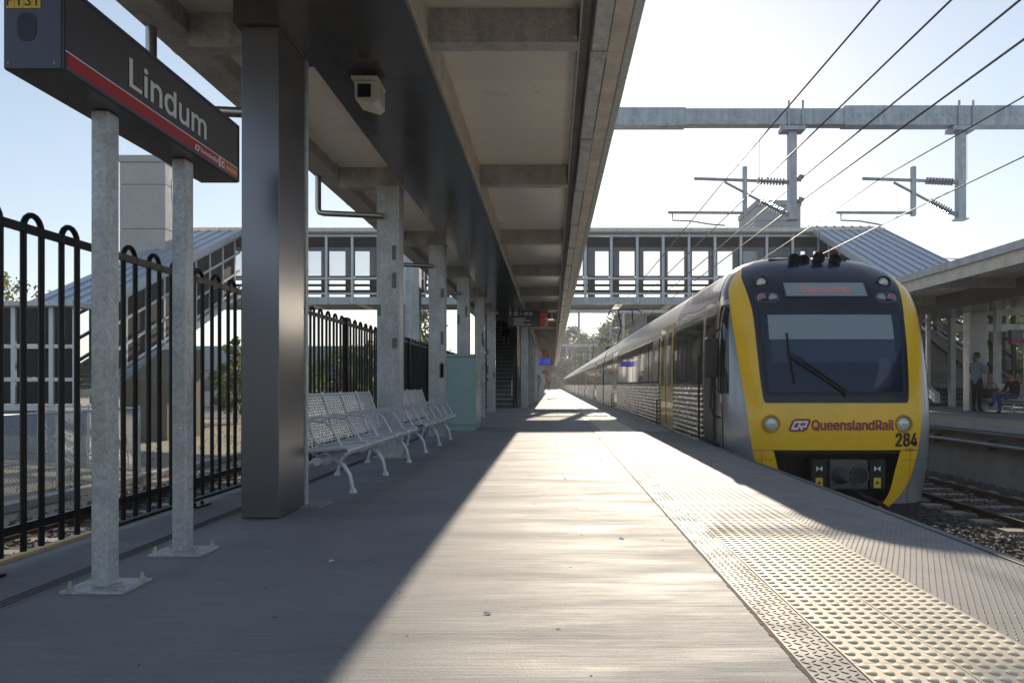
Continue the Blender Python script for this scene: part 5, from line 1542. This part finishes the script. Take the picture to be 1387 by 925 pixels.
# far woods closing the horizon
def wood(label, x0, x1, y, hmax, seed, mat, n=5200, leaf=.75):
    rn = random.Random(seed); b = MB()
    for _ in range(n):
        x = rn.uniform(x0, x1); env = hmax*(.55+.25*math.sin(x*.11+seed)+.2*math.sin(x*.37+2*seed))
        p = Vector((x, y+rn.uniform(-8,8), -1.3+env*rn.random()**.6))
        u = Vector((rn.uniform(-1,1), rn.uniform(-1,1), rn.uniform(-1,1))).normalized(); w = u.cross(Vector((rn.uniform(-1,1), rn.uniform(-1,1), rn.uniform(-1,1)))).normalized()
        s = leaf*rn.uniform(.6,1.5); b.add([p-u*s, p+w*s*.6, p+u*s, p-w*s*.6], [(0,1,2,3)])
    me = bpy.data.meshes.new('far_wood'); me.from_pydata(b.v, [], b.f); me.materials.append(mat)
    o = bpy.data.objects.new('far_wood', me); COL.objects.link(o); stuff(tag(o, label, 'woodland'))
wood('distant belt of trees closing the view beyond the tracks', -60, 90, 280, 17, 1, leaf_dark, 12000, 1.0)
wood('distant belt of trees along the street to the left', -160, -30, 120, 7, 2, leaf_olive, 8000, .6)
wood('distant belt of trees behind the far platform to the right', 26, 130, 95, 9, 3, leaf_olive, 8000, .5)
# grass tufts by the left track
rn = random.Random(11); b = MB()
for _ in range(2600):
    x = rn.uniform(-15, -8.2); y = rn.uniform(9, 34)
    if rn.random() > .5+.5*math.sin(x*1.7+y*.8): continue
    h = rn.uniform(.04,.16); a = rn.uniform(0, 6.28); z = -1.30 + .25*max(0, min(1, (-x-9)/6))
    dx, dy = math.cos(a)*.012, math.sin(a)*.012; lx_, ly_ = rn.uniform(-.06,.06), rn.uniform(-.06,.06)
    b.add([(x-dx,y-dy,z),(x+dx,y+dy,z),(x+lx_,y+ly_,z+h)], [(0,1,2)])
stuff(tag(b.build('grass', grass_m), 'dry grass tufts on the gravel beyond the left track', 'grass'))

# ================================================================== PEOPLE
def person(label, loc, heading, J, mats, hair, scale=1.0, longhair=False, bag=None):
    """J: joint dict; mats: dict region -> material. Body is one skinned mesh."""
    t = thing('person', label, 'person', loc)
    t.rotation_euler.z = heading; t.scale = (scale,)*3
    E = [('pelvis','belly'),('belly','chest'),('chest','neck'),('neck','head'),('head','crown')]
    for s in 'lr':
        E += [('chest','sh_'+s),('sh_'+s,'el_'+s),('el_'+s,'wr_'+s),('wr_'+s,'ha_'+s),('pelvis','hip_'+s),('hip_'+s,'kn_'+s),('kn_'+s,'an_'+s),('an_'+s,'toe_'+s)]
    rad = {'pelvis':(.145,.115),'belly':(.135,.105),'chest':(.155,.11),'neck':(.052,.055),'head':(.082,.098),'crown':(.062,.075)}
    for s in 'lr':
        rad.update({'sh_'+s:(.062,.062),'el_'+s:(.045,.045),'wr_'+s:(.030,.030),'ha_'+s:(.038,.022),'hip_'+s:(.095,.095),'kn_'+s:(.065,.065),'an_'+s:(.045,.045),'toe_'+s:(.042,.032)})
    reg = {}
    for a, c in E:
        if c in ('belly','chest') or c.startswith('sh_') : reg[(a,c)] = 'top'
        elif c.startswith('el_'): reg[(a,c)] = 'top'
        elif c.startswith('wr_'): reg[(a,c)] = 'sleeve'
        elif c.startswith('ha_') or c in ('neck','head','crown'): reg[(a,c)] = 'skin'
        elif c.startswith('toe_'): reg[(a,c)] = 'shoe'
        elif c.startswith('an_'): reg[(a,c)] = 'shin'
        else: reg[(a,c)] = 'legs'
    keys = list(J); bm = bmesh.new(); lay = bm.verts.layers.skin.verify(); V = {}
    for k in keys:
        V[k] = bm.verts.new(J[k]); V[k][lay].radius = rad[k]; V[k][lay].use_root = (k == 'pelvis')
    for a, c in E: bm.edges.new((V[a], V[c]))
    me = bpy.data.meshes.new('sk'); bm.to_mesh(me); bm.free()
    ob = bpy.data.objects.new('sk', me); COL.objects.link(ob)
    ob.modifiers.new('s', 'SKIN'); sb_ = ob.modifiers.new('u', 'SUBSURF'); sb_.levels = 2; sb_.render_levels = 2
    dg_ = bpy.context.evaluated_depsgraph_get(); bme = bpy.data.meshes.new_from_object(ob.evaluated_get(dg_)); bpy.data.objects.remove(ob)
    order = ['top','sleeve','skin','shoe','legs','shin']
    bme.materials.clear()
    for r_ in order: bme.materials.append(mats.get(r_, mats['skin'] if r_ == 'skin' else mats['top'] if r_ == 'sleeve' else mats['legs']))
    segs = [(Vector(J[a]), Vector(J[c]), order.index(reg[(a,c)]), rad[c][0]) for a, c in E]
    for p in bme.polygons:
        c = p.center; best = 9; bi = 0
        for a, d, m, rr_ in segs:
            ab = d-a; tt = max(0, min(1, (c-a).dot(ab)/max(1e-6, ab.length_squared))); ds = (c-(a+ab*tt)).length - rr_*.8
            if ds < best: best, bi = ds, m
        p.material_index = bi; p.use_smooth = True
    bme.name = 'body'
    body_ = bpy.data.objects.new('body', bme); COL.objects.link(body_); body_.parent = t
    # fingers and face features appended as thin chains
    f = MB()
    for s in 'lr':
        w = Vector(J['wr_'+s]); h = Vector(J['ha_'+s]); d = (h-w).normalized(); sd_ = d.cross(Vector((0,0,1)));
        if sd_.length < .1: sd_ = d.cross(Vector((0,1,0)))
        sd_.normalize(); nrm = sd_.cross(d)
        for k, ln in enumerate((.062,.072,.068,.055)):
            o_ = h + sd_*((k-1.5)*.018); f.tube([o_-d*.02, o_+d*ln*.5-nrm*.006, o_+d*ln*.85-nrm*.026], [.0095,.0085,.0065], 6)
        o_ = w + (h-w)*.35 + sd_*.028; f.tube([o_, o_+sd_*.028+d*.03, o_+sd_*.030+d*.062], [.011,.0095,.007], 6)
    hd = Vector(J['head']); cr = Vector(J['crown']); upv = (cr-hd).normalized(); fw = Vector(J.get('face', (0,1,0))) if False else Vector((0,1,0))
    fw = (fw - upv*fw.dot(upv)).normalized(); rt = fw.cross(upv)
    f.tube([hd+fw*.085+upv*.02, hd+fw*.112-upv*.012, hd+fw*.092-upv*.024], [.006,.014,.008], 6)
    for s in (-1, 1): f.tube([hd+rt*s*.078+upv*.02, hd+rt*s*.092, hd+rt*s*.080-upv*.03], [.010,.017,.008], 6)
    hm = MB.build(f, 'hands_and_face', mats['skin'], None, smooth=True); hm.parent = t
    e = MB()
    for s in (-1, 1): e.tube([hd+fw*.088+rt*s*.032+upv*.022, hd+fw*.097+rt*s*.032+upv*.022], [.010,.006], 8)
    e.tube([hd+fw*.088-rt*.022-upv*.052, hd+fw*.094-upv*.053, hd+fw*.088+rt*.022-upv*.052], .005, 6)
    em = e.build('eyes_and_mouth', pbr('feature_dark', (.05,.03,.03), .5), None); em.parent = t
    # hair cap
    hb_ = MB(); n = 16
    def hp(u, v):
        a = u*2*math.pi; ph = v*math.pi*.62
        rr_ = .108 if True else 0
        d = rt*math.cos(a)*math.sin(ph)*.96 + fw*math.sin(a)*math.sin(ph)*1.1 + upv*math.cos(ph)*1.12
        p = hd + upv*.03 - fw*.018 + d*rr_
        if math.sin(a) > .2 and v > .55: p = p - fw*.05 + upv*.03
        return p
    hb_.grid(hp, frange(0, 1, n), frange(0, 1, 8))
    if longhair:
        q = hd - fw*.10 + upv*.035
        hb_.tube([q, q-fw*.05+upv*.005, q-fw*.075-upv*.06, q-fw*.06-upv*.14, q-fw*.045-upv*.19], [.028,.036,.036,.026,.008], 8)
    hh = hb_.build('hair', hair, None, smooth=True); hh.parent = t
    return t
skin = pbr('skin', (.42,.24,.17), .5)
hair_dk = pbr('hair_dark', (.025,.016,.012), .45)
denim = pbr('denim', (.05,.12,.26), .8, 0, var=(20,.25))
black_cl = pbr('black_cloth', (.012,.012,.014), .8)
shirt = pbr('grey_blue_patterned_shirt', (.26,.31,.37), .8, 0, var=(30,.4))
maroon_cl = pbr('maroon_cloth', (.06,.012,.016), .85)
grey_cl = pbr('grey_cloth', (.16,.16,.17), .85)
khaki = pbr('khaki_cloth', (.22,.16,.08), .85)
orange_cl = pbr('orange_vest', (.75,.14,.03), .7)
navy_cl = pbr('navy_cloth', (.02,.022,.04), .8)
def stand(arm='down', stride=.0):
    J = {'pelvis':(0,0,.93),'belly':(0,.01,1.08),'chest':(0,0,1.27),'neck':(0,.01,1.45),'head':(0,.03,1.565),'crown':(0,.025,1.64)}
    for s, sg_ in (('l',-1),('r',1)):
        J['sh_'+s] = (.165*sg_, 0, 1.375); J['hip_'+s] = (.085*sg_, 0, .87)
        st = stride*sg_
        J['kn_'+s] = (.09*sg_, .02+st*.55, .48); J['an_'+s] = (.09*sg_, st-.02, .085); J['toe_'+s] = (.10*sg_, st+.14, .035)
        if arm == 'phone':
            J['el_'+s] = (.215*sg_, .05, 1.10); J['wr_'+s] = (.09*sg_+.03, .27, 1.17); J['ha_'+s] = (.05*sg_+.03, .34, 1.21)
        else:
            J['el_'+s] = (.225*sg_, -.03-st*.2, 1.10); J['wr_'+s] = (.225*sg_, .05-st*.4, .86); J['ha_'+s] = (.22*sg_, .075-st*.45, .78)
    return J
w = person('standing person in grey-blue shirt and black trousers looking at a phone on the far platform', (11.62, 19.85, .1), R(-62), stand('phone'), {'top':shirt,'skin':skin,'legs':black_cl,'shoe':black_cl}, hair_dk, .955, True)
MB().box(-.02, .36, 1.19, .055, .37, 1.33).build('phone_shape', ink, None).parent = None if False else w
for c in w.children:
    if c.name.startswith('phone_shape'): c.name = 'phone'
# seated man, legs crossed, facing the track
Jm = {'pelvis':(0,0,.46),'belly':(0,-.03,.60),'chest':(0,-.02,.80),'neck':(0,.05,.96),'head':(0,.11,1.055),'crown':(0,.125,1.13)}
for s, sg_ in (('l',-1),('r',1)):
    Jm['sh_'+s] = (.17*sg_, .02, .90); Jm['el_'+s] = (.24*sg_, .10, .66); Jm['wr_'+s] = (.10*sg_, .30, .60); Jm['ha_'+s] = (.05*sg_, .38, .60); Jm['hip_'+s] = (.09*sg_, .03, .45)
Jm.update({'kn_l':(-.09,.46,.50),'an_l':(-.08,.42,.09),'toe_l':(-.09,.58,.04),'kn_r':(.02,.50,.60),'an_r':(-.18,.66,.30),'toe_r':(-.20,.82,.30)})
man = person('seated person in maroon top and blue jeans with crossed legs on the far platform bench', (12.28, 19.3, .1-.06), R(90), Jm, {'top':maroon_cl,'skin':skin,'legs':denim,'shoe':black_cl}, hair_dk, .98)
fb.location = (12.08, 20.45, .1)
o = thing('travel_bag', 'brown bag standing beside the seated person on the far platform', 'bag', (12.15, 20.2, .42))
brown = pbr('brown_leather', (.10,.05,.035), .5, 0, var=(8,.3))
part('bag_body', brown, lambda b: b.prism([(12.02,.44),(12.42,.44),(12.45,.60),(12.36,.76),(12.1,.74),(12.0,.6)], 'y', 20.05, 20.28), o, bevel=.04)
part('strap', brown, lambda b: b.tube([(12.08,20.16,.72),(12.14,20.16,.88),(12.30,20.16,.90),(12.37,20.16,.74)], .012, 6), o)
person('person in grey coat and khaki trousers standing far along the platform', (-.98, 44.8, 0), R(8), stand('down', .08), {'top':grey_cl,'skin':skin,'legs':khaki,'shoe':black_cl}, hair_dk, 1.03)
person('distant person in an orange vest walking on the platform', (-1.1, 100, 0), R(180), stand('down', .12), {'top':orange_cl,'sleeve':orange_cl,'skin':skin,'legs':navy_cl,'shoe':black_cl}, hair_dk, 1.0)
person('distant person in dark clothes walking beside the orange vest', (-.45, 99, 0), R(170), stand('down', .14), {'top':maroon_cl,'skin':skin,'legs':navy_cl,'shoe':black_cl}, hair_dk, .98)
person('person coming down the dark stair, only the legs showing under the canopy', (-1.95, 30.75, 2.44), R(180), stand('down', .10), {'top':black_cl,'skin':skin,'legs':black_cl,'shin':skin,'shoe':black_cl}, hair_dk, 1.0)

# ================================================================== HAZE
hz = MB(); hz.box(-3050, -450, -2.4, 3050, 3550, 22)
hm_ = bpy.data.materials.new('haze_air'); hm_.use_nodes = True
nt = hm_.node_tree; nt.nodes.clear()
pv_ = nt.nodes.new('ShaderNodeVolumePrincipled'); pv_.inputs['Color'].default_value = (.90,.93,1.0,1); pv_.inputs['Density'].default_value = .0010; pv_.inputs['Anisotropy'].default_value = .25
mo_ = nt.nodes.new('ShaderNodeOutputMaterial'); nt.links.new(pv_.outputs['Volume'], mo_.inputs['Volume'])
stuff(tag(hz.build('haze', hm_), 'thin morning haze filling the air over the station', 'haze'))
